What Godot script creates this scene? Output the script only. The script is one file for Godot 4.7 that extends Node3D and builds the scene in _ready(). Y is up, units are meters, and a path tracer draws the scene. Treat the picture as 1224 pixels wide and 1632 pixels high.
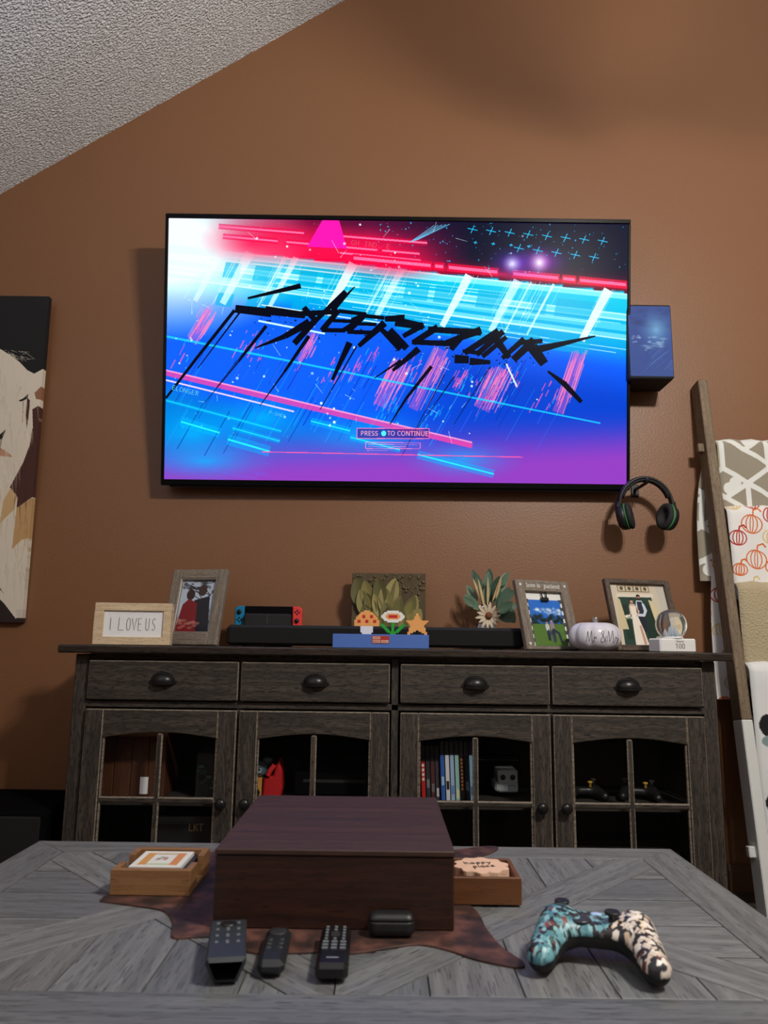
extends Node3D
# Living-room wall: big screen over a distressed sideboard, seen across a coffee table.

var M := {}          # materials by name
var taken := {}      # names in use, per parent
var rng := RandomNumberGenerator.new()

# ---------------------------------------------------------------- pictures (flat print only)
class Pic:
	var im: Image
	var w: int
	var h: int
	func _init(W: int, H: int, c: Color) -> void:
		w = W; h = H
		im = Image.create(W, H, false, Image.FORMAT_RGBA8)
		im.fill(c)
	func poly(pts: Array, col: Color) -> void:
		var strip := Image.create(w, 1, false, Image.FORMAT_RGBA8)
		strip.fill(col)
		var y0 := 1e9
		var y1 := -1e9
		for p in pts:
			y0 = minf(y0, p.y); y1 = maxf(y1, p.y)
		for y in range(maxi(0, int(floor(y0))), mini(h - 1, int(ceil(y1))) + 1):
			var xs := []
			var yy: float = clampf(y + 0.5, y0 + 0.001, y1 - 0.001) if y1 - y0 < 1.2 else y + 0.5
			for i in pts.size():
				var a: Vector2 = pts[i]
				var b: Vector2 = pts[(i + 1) % pts.size()]
				if (a.y <= yy) != (b.y <= yy):
					xs.append(a.x + (yy - a.y) / (b.y - a.y) * (b.x - a.x))
			xs.sort()
			for k in range(0, xs.size() - 1, 2):
				var xa := clampi(int(round(xs[k])), 0, w)
				var xb := clampi(maxi(int(round(xs[k + 1])), int(round(xs[k])) + 1), 0, w)
				if xb > xa:
					im.blend_rect(strip, Rect2i(0, 0, xb - xa, 1), Vector2i(xa, y))
	func line(a: Vector2, b: Vector2, wd: float, col: Color, wd2 := -1.0) -> void:
		if wd2 < 0: wd2 = wd
		var n := (b - a).orthogonal().normalized()
		poly([a + n * wd / 2, b + n * wd2 / 2, b - n * wd2 / 2, a - n * wd / 2], col)
	func path(pts: Array, wd: float, col: Color, closed := false) -> void:
		for i in pts.size() - (0 if closed else 1):
			line(pts[i], pts[(i + 1) % pts.size()], wd, col)
			if wd > 2.5: ell(pts[i], wd / 2, wd / 2, col)
		if wd > 2.5 and not closed: ell(pts[-1], wd / 2, wd / 2, col)
	func ell(c: Vector2, rx: float, ry: float, col: Color) -> void:
		var p := []
		for i in 20:
			p.append(c + Vector2(cos(TAU * i / 20) * rx, sin(TAU * i / 20) * ry))
		poly(p, col)
	func glow(c: Vector2, rx: float, ry: float, col: Color) -> void:
		var g := Image.create(40, 40, false, Image.FORMAT_RGBA8)
		for y in 40:
			for x in 40:
				var d := Vector2(x - 19.5, y - 19.5).length() / 20.0
				g.set_pixel(x, y, Color(col, col.a * pow(maxf(0.0, 1.0 - d), 1.7)))
		g.resize(maxi(2, int(2 * rx)), maxi(2, int(2 * ry)), Image.INTERPOLATE_BILINEAR)
		im.blend_rect(g, Rect2i(0, 0, g.get_width(), g.get_height()), Vector2i(int(c.x - rx), int(c.y - ry)))
	func tex() -> ImageTexture:
		return ImageTexture.create_from_image(im)

# ---------------------------------------------------------------- shapes
func ST(smooth := false) -> SurfaceTool:
	var s := SurfaceTool.new()
	s.begin(Mesh.PRIMITIVE_TRIANGLES)
	s.set_smooth_group(0 if smooth else 0xFFFFFFFF)
	return s

func face(s: SurfaceTool, p: Array, out: Vector3) -> void:
	var n: Vector3 = (p[1] - p[0]).cross(p[2] - p[0])
	if n.dot(out) < 0: p.reverse()
	for i in range(1, p.size() - 1):
		s.add_vertex(p[0]); s.add_vertex(p[i + 1]); s.add_vertex(p[i])

# chamfered box; the chamfers can go to a second tool (worn edges)
func cbox(s: SurfaceTool, c: Vector3, size: Vector3, b := 0.002, bs := Basis(), edge: SurfaceTool = null) -> void:
	var h := size / 2
	b = minf(b, minf(h.x, minf(h.y, h.z)) * 0.9)
	var e := edge if edge else s
	var put := func(t: SurfaceTool, pts: Array):
		var m := Vector3.ZERO
		var q := []
		for p in pts:
			m += p
			q.append(c + bs * p)
		face(t, q, bs * m)
	for i in 3:
		var j := (i + 1) % 3
		var k := (i + 2) % 3
		for g in [-1.0, 1.0]:
			var f := []
			for uv in [[-1, -1], [1, -1], [1, 1], [-1, 1]]:
				var v := Vector3.ZERO
				v[i] = g * h[i]; v[j] = uv[0] * (h[j] - b); v[k] = uv[1] * (h[k] - b)
				f.append(v)
			put.call(s, f)
			for g2 in [-1.0, 1.0]:
				var q := []
				for t in [[0, -1], [0, 1], [1, 1], [1, -1]]:
					var v := Vector3.ZERO
					v[i] = g * (h[i] - (b if t[0] else 0.0)); v[j] = g2 * (h[j] - (0.0 if t[0] else b)); v[k] = t[1] * (h[k] - b)
					q.append(v)
				put.call(e, q)
	for a in [-1.0, 1.0]:
		for d in [-1.0, 1.0]:
			for g in [-1.0, 1.0]:
				var sg := Vector3(a, d, g)
				var f := []
				for i in 3:
					var v := (h - Vector3(b, b, b)) * sg
					v[i] = h[i] * sg[i]
					f.append(v)
				put.call(e, f)

# box whose texture is laid flat on its front (x right, y up)
func uvbox(s: SurfaceTool, c: Vector3, size: Vector3) -> void:
	var h := size / 2
	var q := func(pts: Array):
		for i in [0, 2, 1, 0, 3, 2]:
			var p: Vector3 = pts[i]
			s.set_uv(Vector2(p.x / size.x + 0.5, 0.5 - p.y / size.y))
			s.add_vertex(c + p)
	q.call([Vector3(-h.x, -h.y, h.z), Vector3(h.x, -h.y, h.z), Vector3(h.x, h.y, h.z), Vector3(-h.x, h.y, h.z)])
	q.call([Vector3(h.x, -h.y, -h.z), Vector3(-h.x, -h.y, -h.z), Vector3(-h.x, h.y, -h.z), Vector3(h.x, h.y, -h.z)])
	q.call([Vector3(h.x, -h.y, h.z), Vector3(h.x, -h.y, -h.z), Vector3(h.x, h.y, -h.z), Vector3(h.x, h.y, h.z)])
	q.call([Vector3(-h.x, -h.y, -h.z), Vector3(-h.x, -h.y, h.z), Vector3(-h.x, h.y, h.z), Vector3(-h.x, h.y, -h.z)])
	q.call([Vector3(-h.x, h.y, h.z), Vector3(h.x, h.y, h.z), Vector3(h.x, h.y, -h.z), Vector3(-h.x, h.y, -h.z)])
	q.call([Vector3(-h.x, -h.y, -h.z), Vector3(h.x, -h.y, -h.z), Vector3(h.x, -h.y, h.z), Vector3(-h.x, -h.y, h.z)])

func inset(p: PackedVector2Array, b: float) -> PackedVector2Array:
	var out := PackedVector2Array()
	var n := p.size()
	for i in n:
		var a := (p[i] - p[(i + n - 1) % n]).normalized()
		var c := (p[(i + 1) % n] - p[i]).normalized()
		var na := Vector2(-a.y, a.x)
		var m := (na + Vector2(-c.y, c.x)).normalized()
		out.append(p[i] + m * b / maxf(0.35, m.dot(na)))
	return out

# polygon in the local xy plane pushed from z = 0 to z = depth, front edge bevelled
func extrude(s: SurfaceTool, poly: PackedVector2Array, depth: float, xf := Transform3D(), b := 0.0, edge: SurfaceTool = null) -> void:
	if Geometry2D.is_polygon_clockwise(poly): poly.reverse()  # Geometry2D: y up, so this makes it counter-clockwise
	var area := 0.0
	for i in poly.size():
		area += poly[i].cross(poly[(i + 1) % poly.size()])
	if area < 0: poly.reverse()
	var top := inset(poly, b) if b > 0 else poly
	var zaxis := xf.basis.z
	var t := Geometry2D.triangulate_polygon(top)
	for i in range(0, t.size(), 3):
		face(s, [xf * Vector3(top[t[i]].x, top[t[i]].y, depth), xf * Vector3(top[t[i + 1]].x, top[t[i + 1]].y, depth), xf * Vector3(top[t[i + 2]].x, top[t[i + 2]].y, depth)], zaxis)
	t = Geometry2D.triangulate_polygon(poly)
	for i in range(0, t.size(), 3):
		face(s, [xf * Vector3(poly[t[i]].x, poly[t[i]].y, 0), xf * Vector3(poly[t[i + 1]].x, poly[t[i + 1]].y, 0), xf * Vector3(poly[t[i + 2]].x, poly[t[i + 2]].y, 0)], -zaxis)
	var e := edge if edge else s
	var n := poly.size()
	for i in n:
		var p := poly[i]
		var q := poly[(i + 1) % n]
		var d := q - p
		var o := xf.basis * Vector3(d.y, -d.x, 0)
		face(s, [xf * Vector3(p.x, p.y, 0), xf * Vector3(q.x, q.y, 0), xf * Vector3(q.x, q.y, depth - b), xf * Vector3(p.x, p.y, depth - b)], o)
		if b > 0:
			var p2 := top[i]
			var q2 := top[(i + 1) % n]
			face(e, [xf * Vector3(p.x, p.y, depth - b), xf * Vector3(q.x, q.y, depth - b), xf * Vector3(q2.x, q2.y, depth), xf * Vector3(p2.x, p2.y, depth)], o + zaxis * 0.1)

# turned shape round the local y axis; profile of (radius, height)
func lathe(s: SurfaceTool, prof: Array, seg := 24, xf := Transform3D()) -> void:
	for i in prof.size() - 1:
		var a: Vector2 = prof[i]
		var b: Vector2 = prof[i + 1]
		for k in seg:
			var t0 := TAU * k / seg
			var t1 := TAU * (k + 1) / seg
			var c0 := Vector3(cos(t0), 0, sin(t0))
			var c1 := Vector3(cos(t1), 0, sin(t1))
			var d := b - a
			var o := xf.basis * ((c0 + c1) * d.y + Vector3(0, -d.x * 2, 0))
			var p := [xf * (c0 * a.x + Vector3(0, a.y, 0)), xf * (c1 * a.x + Vector3(0, a.y, 0)), xf * (c1 * b.x + Vector3(0, b.y, 0)), xf * (c0 * b.x + Vector3(0, b.y, 0))]
			if a.x < 1e-6: p.remove_at(1)
			elif b.x < 1e-6: p.remove_at(3)
			if p.size() == 4 or a.x + b.x > 1e-6: face(s, p, o)

func ball(s: SurfaceTool, c: Vector3, r: Vector3, seg := 20, bs := Basis()) -> void:
	var prof := []
	var n := maxi(6, seg / 2)
	for i in n + 1:
		var a := PI * i / n - PI / 2
		prof.append(Vector2(maxf(0.0, cos(a)) if i > 0 and i < n else 0.0, sin(a)))
	lathe(s, prof, seg, Transform3D(bs * Basis.from_scale(r), c))

func tube(s: SurfaceTool, pts: Array, r: Variant, seg := 8, caps := true, flat := 1.0) -> void:
	var n := pts.size()
	var up := Vector3.UP
	var rings := []
	for i in n:
		var t: Vector3 = (pts[mini(i + 1, n - 1)] - pts[maxi(i - 1, 0)]).normalized()
		if i == 0 and absf(t.dot(up)) > 0.9: up = Vector3.RIGHT
		up = (up - t * up.dot(t)).normalized()
		var side := t.cross(up)
		var rad: float = r[i] if r is Array else r
		var ring := []
		for k in seg:
			var a := TAU * k / seg
			ring.append(pts[i] + up * cos(a) * rad + side * sin(a) * rad * flat)
		rings.append(ring)
	for i in n - 1:
		for k in seg:
			var k2 := (k + 1) % seg
			var o: Vector3 = (rings[i][k] + rings[i][k2] + rings[i + 1][k] + rings[i + 1][k2]) / 4 - (pts[i] + pts[i + 1]) / 2
			face(s, [rings[i][k], rings[i][k2], rings[i + 1][k2], rings[i + 1][k]], o)
	if caps:
		face(s, rings[0].duplicate(), pts[0] - pts[1])
		face(s, rings[n - 1].duplicate(), pts[n - 1] - pts[n - 2])

func sheet(s: SurfaceTool, nu: int, nv: int, f: Callable, uvs := Vector2.ONE) -> void:
	for i in nu:
		for j in nv:
			var q := []
			for c in [[0, 0], [1, 1], [1, 0], [0, 0], [0, 1], [1, 1]]:
				q.append(Vector2(float(i + c[0]) / nu, float(j + c[1]) / nv))
			for t in q:
				s.set_uv(t * uvs)
				s.add_vertex(f.call(t.x, t.y))

# surface nets of a signed distance, texture laid down from above
func nets(s: SurfaceTool, f: Callable, lo: Vector3, hi: Vector3, cell: float) -> void:
	var n := Vector3i(((hi - lo) / cell).ceil()) + Vector3i.ONE
	var v := PackedFloat32Array()
	v.resize(n.x * n.y * n.z)
	var at := func(x: int, y: int, z: int) -> int: return x + n.x * (y + n.y * z)
	for z in n.z:
		for y in n.y:
			for x in n.x:
				v[x + n.x * (y + n.y * z)] = f.call(lo + Vector3(x, y, z) * cell)
	var pts := {}
	for z in n.z - 1:
		for y in n.y - 1:
			for x in n.x - 1:
				var sum := Vector3.ZERO
				var cnt := 0
				var val := []
				for c in 8:
					val.append(v[at.call(x + (c & 1), y + ((c >> 1) & 1), z + (c >> 2))])
				for c in 8:
					for b in [1, 2, 4]:
						if c & b: continue
						var d: int = c | b
						if (val[c] < 0) != (val[d] < 0):
							var pc := Vector3(c & 1, (c >> 1) & 1, c >> 2)
							var pd := Vector3(d & 1, (d >> 1) & 1, d >> 2)
							sum += pc.lerp(pd, val[c] / (val[c] - val[d]))
							cnt += 1
				if cnt: pts[at.call(x, y, z)] = lo + (Vector3(x, y, z) + sum / cnt) * cell
	var st := [1, n.x, n.x * n.y]
	for z in range(1, n.z - 1):
		for y in range(1, n.y - 1):
			for x in range(1, n.x - 1):
				var i: int = at.call(x, y, z)
				for a in 3:
					if (v[i] < 0) == (v[i + st[a]] < 0): continue
					var b: int = st[(a + 1) % 3]
					var c: int = st[(a + 2) % 3]
					var q := [pts[i], pts[i - b], pts[i - b - c], pts[i - c]]
					var o := Vector3.ZERO
					o[a] = 1.0 if v[i] < 0 else -1.0
					var nn: Vector3 = (q[2] - q[0]).cross(q[3] - q[1])
					if nn.dot(o) < 0: q.reverse()
					for k in [0, 2, 1, 0, 3, 2]:
						s.set_uv(Vector2((q[k].x - lo.x) / (hi.x - lo.x), (q[k].z - lo.z) / (hi.z - lo.z)))
						s.add_vertex(q[k])

# ---------------------------------------------------------------- nodes
func numbered(called: String, parent: Node) -> String:
	var key := [parent, called]
	taken[key] = taken.get(key, -1) + 1
	return called if taken[key] == 0 else "%s_%03d" % [called, taken[key]]

func mesh_of(s: SurfaceTool, m: Material, edge: SurfaceTool = null, em: Material = null) -> ArrayMesh:
	s.generate_normals()
	s.set_material(m)
	var me := s.commit()
	if edge:
		edge.generate_normals()
		edge.set_material(em)
		edge.commit(me)
	return me

func part(called: String, s: SurfaceTool, m: Material, parent: Node = self, edge: SurfaceTool = null, em: Material = null) -> MeshInstance3D:
	var o := MeshInstance3D.new()
	o.name = numbered(called, parent)
	o.mesh = mesh_of(s, m, edge, em)
	parent.add_child(o, true)
	return o

func tag(o: Node, label: String, category: String, group := "") -> void:
	o.set_meta("label", label); o.set_meta("category", category)
	if group: o.set_meta("group", group)

func thing(called: String, label: String, category: String, at := Vector3.ZERO, bs := Basis(), group := "") -> Node3D:
	var o := Node3D.new()
	o.name = numbered(called, self)
	add_child(o, true)
	o.transform = Transform3D(bs, at)
	tag(o, label, category, group)
	return o

func struct(called: String, s: SurfaceTool, m: Material) -> MeshInstance3D:
	var o := part(called, s, m)
	o.set_meta("kind", "structure")
	return o

func words(text: String, size: float, m: Material, parent: Node, at: Vector3, called := "lettering", font := "Droid Sans", bs := Basis(), depth := 0.0006) -> MeshInstance3D:
	var t := TextMesh.new()
	var f := SystemFont.new()
	f.font_names = PackedStringArray([font])
	t.font = f
	t.text = text
	t.font_size = 64
	t.pixel_size = size / 46.0     # size is the height of a capital
	t.depth = depth
	t.curve_step = 2.0
	var o := MeshInstance3D.new()
	o.name = numbered(called, parent)
	o.mesh = t
	o.material_override = m
	o.transform = Transform3D(bs, at)
	parent.add_child(o, true)
	return o

# ---------------------------------------------------------------- materials
func mat(c: Color, rough := 0.6, metal := 0.0) -> StandardMaterial3D:
	var m := StandardMaterial3D.new()
	m.albedo_color = c
	m.roughness = rough
	m.metallic = metal
	return m

func rgb8(r: int, g: int, b: int, a := 1.0) -> Color:
	return Color(r / 255.0, g / 255.0, b / 255.0, a)

func tmat(t: Texture2D, rough := 0.5) -> StandardMaterial3D:
	var m := mat(Color.WHITE, rough)
	m.albedo_texture = t
	return m

func noise_tex(freq: float, seed_: int, cell := false, size := 512, oct := 3, lo := 0.0, hi := 1.0) -> NoiseTexture2D:
	var n := FastNoiseLite.new()
	n.seed = seed_
	n.noise_type = FastNoiseLite.TYPE_CELLULAR if cell else FastNoiseLite.TYPE_SIMPLEX_SMOOTH
	n.frequency = freq
	n.fractal_octaves = oct
	var t := NoiseTexture2D.new()
	t.noise = n
	t.width = size; t.height = size
	t.seamless = true
	var g := Gradient.new()
	g.offsets = PackedFloat32Array([lo, hi]); g.colors = PackedColorArray([Color.BLACK, Color.WHITE])
	t.color_ramp = g
	return t

func bumpy(m: StandardMaterial3D, t: Texture2D, cm: float, per_metre: Vector3, world := false) -> void:
	m.heightmap_enabled = true
	m.heightmap_texture = t
	m.heightmap_scale = cm
	m.uv1_triplanar = true
	m.uv1_world_triplanar = world
	m.uv1_scale = per_metre

# wood grain: [picture with the grain along u, the same along v]; mirrored so that it repeats
func grain(seed_: int, c0: Color, c1: Color, c2: Color, crack := 0.42, w := 384, h := 256, wear := 0.0, c3 := Color.WHITE, long := 1.0) -> Array:
	var n := FastNoiseLite.new()
	n.seed = seed_
	n.frequency = 1.0
	n.fractal_octaves = 3
	var n2 := FastNoiseLite.new()
	n2.seed = seed_ + 7
	n2.frequency = 1.0
	n2.fractal_octaves = 2
	var im := Image.create(w * 2, h * 2, false, Image.FORMAT_RGB8)
	var q := Image.create(w, h, false, Image.FORMAT_RGB8)
	for y in h:
		for x in w:
			var wob := n.get_noise_2d(x * 0.006 / long, y * 0.012 + 40.0) * 9.0
			var a := n.get_noise_2d(x * 0.006 / long + 100.0, (y + wob) * 0.085)
			var f := n2.get_noise_2d(x * 0.035 / long, (y + wob) * 0.55)
			var v := clampf(0.5 + a * 0.75 + f * 0.45, 0.0, 1.0)
			var c := c0.lerp(c1, v)
			var k := n2.get_noise_2d(x * 0.045 / long + 300.0, y * 0.42 + 90.0)
			if k > crack: c = c.lerp(c2, clampf((k - crack) * 7.0, 0.0, 0.9))
			if wear > 0.0:
				var u := n.get_noise_2d(x * 0.02 / long + 700.0, y * 0.06) + f * 0.35
				if u > 1.0 - wear: c = c.lerp(c3, clampf((u - 1.0 + wear) * 2.2, 0.0, 0.75))
			q.set_pixel(x, y, c)
	var r := Rect2i(0, 0, w, h)
	im.blit_rect(q, r, Vector2i.ZERO)
	q.flip_x(); im.blit_rect(q, r, Vector2i(w, 0))
	q.flip_y(); im.blit_rect(q, r, Vector2i(w, h))
	q.flip_x(); im.blit_rect(q, r, Vector2i(0, h))
	var im2: Image = im.duplicate()
	im2.rotate_90(CLOCKWISE)
	return [ImageTexture.create_from_image(im), ImageTexture.create_from_image(im2)]

func wood(g: Array, along_v: bool, rough: float, metres := 0.9, off := Vector3.ZERO, tint := Color.WHITE, relief := 0.0) -> StandardMaterial3D:
	var m := mat(tint, rough)
	m.albedo_texture = g[1 if along_v else 0]
	m.uv1_triplanar = true
	m.uv1_triplanar_sharpness = 8.0
	m.uv1_scale = Vector3.ONE / metres
	m.uv1_offset = off
	if relief > 0.0:
		m.heightmap_enabled = true
		m.heightmap_texture = m.albedo_texture
		m.heightmap_scale = relief
	return m

# ---------------------------------------------------------------- the scene
func _ready() -> void:
	rng.seed = 11
	camera_and_light()
	room()
	make_materials()
	television()
	sideboard()
	coffee_table()
	cow_canvas()
	wall_box()
	headset()
	ladder_and_blankets()
	subwoofer()
	on_the_sideboard()
	in_the_sideboard()
	on_the_table()

func camera_and_light() -> void:
	var cam := Camera3D.new()
	cam.name = "camera"
	cam.fov = 68.43
	cam.near = 0.05
	cam.position = Vector3(0, 0.845, 2.85)
	cam.basis = Basis(Vector3.RIGHT, deg_to_rad(9.9)) * Basis(Vector3.BACK, deg_to_rad(0.75))
	var lens := CameraAttributesPhysical.new()      # a phone's wide lens focused on the wall
	lens.frustum_focal_length = 17.65
	lens.frustum_near = 0.05
	lens.frustum_far = 60.0
	lens.frustum_focus_distance = 2.5
	lens.exposure_aperture = 5.5
	cam.attributes = lens
	add_child(cam)
	var we := WorldEnvironment.new()
	we.name = "environment"
	var e := Environment.new()
	e.background_mode = Environment.BG_COLOR
	e.background_color = Color(0.02, 0.022, 0.03)
	e.tonemap_mode = Environment.TONE_MAPPER_LINEAR
	e.tonemap_exposure = 1.0
	e.sdfgi_enabled = true
	e.ssao_enabled = true
	e.ssil_enabled = true
	we.environment = e
	add_child(we)
	ceiling_fan(Vector3(1.2, 2.62, 2.6), 1.95)
	floor_lamp(Vector3(-1.5, 0, 4.0), 3.5)

# ceiling fan behind the camera on a long rod; its three bulbs light the room
func ceiling_fan(at: Vector3, energy: float) -> void:
	var f := thing("ceiling_fan", "brown ceiling fan on a long downrod with three glowing bulbs", "ceiling fan", at)
	var dark := mat(rgb8(60, 46, 36), 0.45)
	var steel := mat(rgb8(90, 84, 78), 0.35, 0.8)
	var s := ST(true)
	lathe(s, [Vector2(0, 0.1), Vector2(0.06, 0.1), Vector2(0.11, 0.14), Vector2(0.12, 0.24), Vector2(0.1, 0.3), Vector2(0.03, 0.33), Vector2(0.014, 0.34), Vector2(0.014, 1.93), Vector2(0, 1.93)], 24)
	part("motor", s, steel, f)
	for k in 5:
		s = ST()
		var b := Basis(Vector3.UP, TAU * k / 5 + 0.46) * Basis(Vector3.RIGHT, 0.2)
		extrude(s, PackedVector2Array([Vector2(0.1, -0.03), Vector2(0.2, -0.055), Vector2(0.64, -0.085), Vector2(0.68, 0), Vector2(0.64, 0.085), Vector2(0.2, 0.055), Vector2(0.1, 0.03)]), 0.008, Transform3D(b * Basis(Vector3.RIGHT, PI / 2), Vector3(0, 0.125, 0)))
		part("blade", s, dark, f)
	var glow := mat(Color.WHITE, 0.4)
	glow.emission_enabled = true
	glow.emission = rgb8(255, 246, 232)
	glow.emission_energy_multiplier = 3.0
	for k in 3:
		var a := TAU * k / 3 + 0.9
		var d := Vector3(cos(a), 0, sin(a))
		s = ST(true)
		tube(s, [Vector3(0, 0.11, 0), d * 0.06 + Vector3(0, 0.095, 0), d * 0.12 + Vector3(0, 0.07, 0)], 0.012, 10)
		part("lamp_arm", s, steel, f)
		s = ST(true)
		ball(s, d * 0.14 + Vector3(0, 0.03, 0), Vector3(0.045, 0.05, 0.045), 20)
		part("bulb", s, glow, f)
		var l := OmniLight3D.new()
		l.name = numbered("bulb_light", f)
		l.light_color = rgb8(255, 248, 238)
		l.light_energy = energy
		l.light_size = 0.04
		l.omni_range = 14.0
		l.omni_attenuation = 2.0
		l.shadow_enabled = true
		l.position = d * 0.14 + Vector3(0, 0.03, 0)
		f.add_child(l, true)

# uplighter behind the camera on the left; it washes the sloping ceiling
func floor_lamp(at: Vector3, energy: float) -> void:
	var f := thing("floor_lamp", "slim black floor lamp with an upturned glowing bowl", "lamp", at)
	var s := ST(true)
	lathe(s, [Vector2(0, 0.001), Vector2(0.14, 0.001), Vector2(0.14, 0.02), Vector2(0.02, 0.03), Vector2(0.012, 0.05), Vector2(0.012, 1.62), Vector2(0, 1.62)], 24)
	part("pole", s, mat(rgb8(24, 24, 26), 0.4, 0.5), f)
	s = ST(true)
	lathe(s, [Vector2(0.012, 1.6), Vector2(0.08, 1.63), Vector2(0.14, 1.72), Vector2(0.136, 1.722), Vector2(0.078, 1.637), Vector2(0.0, 1.625)], 28)
	part("bowl", s, mat(rgb8(210, 210, 210), 0.6), f)
	s = ST(true)
	ball(s, Vector3(0, 1.69, 0), Vector3(0.04, 0.04, 0.04), 18)
	var glow := mat(Color.WHITE, 0.4)
	glow.emission_enabled = true
	glow.emission = rgb8(226, 234, 252)
	glow.emission_energy_multiplier = 3.0
	part("bulb", s, glow, f)
	var l := OmniLight3D.new()
	l.name = "floor_lamp_light"
	l.light_color = rgb8(226, 234, 252)
	l.light_energy = energy
	l.light_size = 0.04
	l.omni_range = 12.0
	l.omni_attenuation = 2.0
	l.shadow_enabled = true
	l.position = Vector3(0, 1.69, 0)
	f.add_child(l)

func room() -> void:
	var paint := mat(rgb8(127, 87, 58), 0.42)
	bumpy(paint, noise_tex(0.09, 3, false, 512, 2, 0.3, 0.8), 0.018, Vector3.ONE * 2.2, true)
	M.pale = mat(rgb8(150, 132, 114), 0.7)
	var pop := mat(rgb8(240, 242, 243), 0.9)
	bumpy(pop, noise_tex(0.055, 9, false, 1024, 3, 0.42, 0.7), 1.1, Vector3.ONE * 1.6, true)
	# gabled wall: the ceiling climbs 0.674 per metre to the right, to a ridge at x = 1.5
	var yc := func(x: float) -> float: return 2.656 + (minf(x, 3.0 - x) + 1.608) * 0.674
	var xl := -2.4
	var xr := 4.3
	var zb := 5.6
	var gable := PackedVector2Array([Vector2(xl, 0), Vector2(xr, 0), Vector2(xr, yc.call(xr)), Vector2(1.5, yc.call(1.5)), Vector2(xl, yc.call(xl))])
	var s := ST()
	extrude(s, gable, 0.12, Transform3D(Basis(), Vector3(0, 0, -0.12)))
	struct("wall_back", s, paint)
	s = ST()
	extrude(s, gable, 0.12, Transform3D(Basis(), Vector3(0, 0, zb)))
	struct("wall_front", s, M.pale)
	s = ST()
	cbox(s, Vector3(xl - 0.06, 1.1, zb / 2), Vector3(0.12, 2.2, zb + 0.24), 0.001)
	struct("wall_left", s, paint)
	s = ST()
	cbox(s, Vector3(xr + 0.06, 1.1, zb / 2), Vector3(0.12, 2.2, zb + 0.24), 0.001)
	struct("wall_right", s, M.pale)
	for side in 2:
		s = ST()
		var a := Vector2(xl - 0.12, yc.call(xl - 0.12)) if side == 0 else Vector2(1.5, yc.call(1.5))
		var b := Vector2(1.5, yc.call(1.5)) if side == 0 else Vector2(xr + 0.12, yc.call(xr + 0.12))
		extrude(s, PackedVector2Array([a, b, b + Vector2(0, 0.12), a + Vector2(0, 0.12)]), zb + 0.24, Transform3D(Basis(), Vector3(0, 0, -0.12)))
		struct("ceiling", s, pop)
	var carpet := mat(rgb8(70, 62, 55), 0.95)
	bumpy(carpet, noise_tex(0.2, 5), 0.2, Vector3.ONE * 3.0, true)
	s = ST()
	cbox(s, Vector3((xl + xr) / 2, -0.05, zb / 2), Vector3(xr - xl + 0.24, 0.1, zb + 0.24), 0.001)
	struct("floor", s, carpet)
	s = ST()
	extrude(s, PackedVector2Array([Vector2(0, 0), Vector2(0.016, 0), Vector2(0.016, 0.07), Vector2(0.008, 0.09), Vector2(0, 0.09)]), xr - xl, Transform3D(Basis(Vector3(0, 0, 1), Vector3.UP, Vector3(1, 0, 0)), Vector3(xl, 0, 0)))
	struct("baseboard_back", s, mat(rgb8(92, 66, 48), 0.5))

func make_materials() -> void:
	M.black = mat(rgb8(22, 22, 24), 0.45)
	M.matte = mat(rgb8(26, 26, 28), 0.8)
	M.gloss = mat(rgb8(12, 12, 14), 0.3)
	M.gloss.metallic_specular = 0.2
	M.iron = mat(rgb8(34, 33, 34), 0.32, 0.35)
	M.white = mat(rgb8(228, 228, 226), 0.5)
	M.paper = mat(rgb8(235, 236, 238), 0.8)
	var cab := grain(21, rgb8(42, 37, 32), rgb8(76, 67, 58), rgb8(13, 10, 8), 0.28, 384, 256, 0.28, rgb8(110, 99, 86), 2.2)
	M.cab_h = wood(cab, false, 0.6, 0.8, Vector3.ZERO, Color.WHITE, 0.05)
	M.cab_v = wood(cab, true, 0.6, 0.8, Vector3(0.31, 0.2, 0.1), Color.WHITE, 0.05)
	M.cab_top = wood(cab, false, 0.4, 1.1, Vector3(0.2, 0.4, 0.7), rgb8(225, 205, 195), 0.03)
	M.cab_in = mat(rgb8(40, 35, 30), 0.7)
	M.worn = wood(grain(23, rgb8(88, 78, 68), rgb8(164, 152, 136), rgb8(56, 48, 42), 0.3, 192, 128), false, 0.65, 0.25)
	M.grey = grain(31, rgb8(106, 109, 113), rgb8(134, 137, 141), rgb8(72, 72, 76), 0.42, 384, 256, 0.35, rgb8(158, 161, 165), 4.0)
	M.walnut = grain(41, rgb8(40, 23, 17), rgb8(66, 38, 28), rgb8(26, 14, 11), 0.45, 384, 256, 0.0, Color.WHITE, 3.0)
	M.bamboo = grain(51, rgb8(122, 85, 50), rgb8(142, 103, 66), rgb8(106, 72, 40), 0.45, 256, 192, 0.0, Color.WHITE, 3.0)
	M.light_oak = grain(61, rgb8(196, 172, 138), rgb8(220, 198, 166), rgb8(176, 150, 116), 0.45, 256, 192)
	M.drift = grain(71, rgb8(104, 94, 84), rgb8(140, 128, 114), rgb8(78, 68, 60), 0.4, 256, 192)
	M.umber = grain(81, rgb8(62, 50, 42), rgb8(104, 88, 74), rgb8(36, 28, 24), 0.34, 256, 192)
	M.rail = grain(91, rgb8(104, 88, 70), rgb8(134, 116, 94), rgb8(76, 62, 48), 0.42, 256, 192)
	var glass := mat(Color(0.1, 0.1, 0.1, 0.02), 0.02)
	glass.transparency = BaseMaterial3D.TRANSPARENCY_ALPHA
	glass.metallic_specular = 0.14
	M.glass = glass

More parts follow.
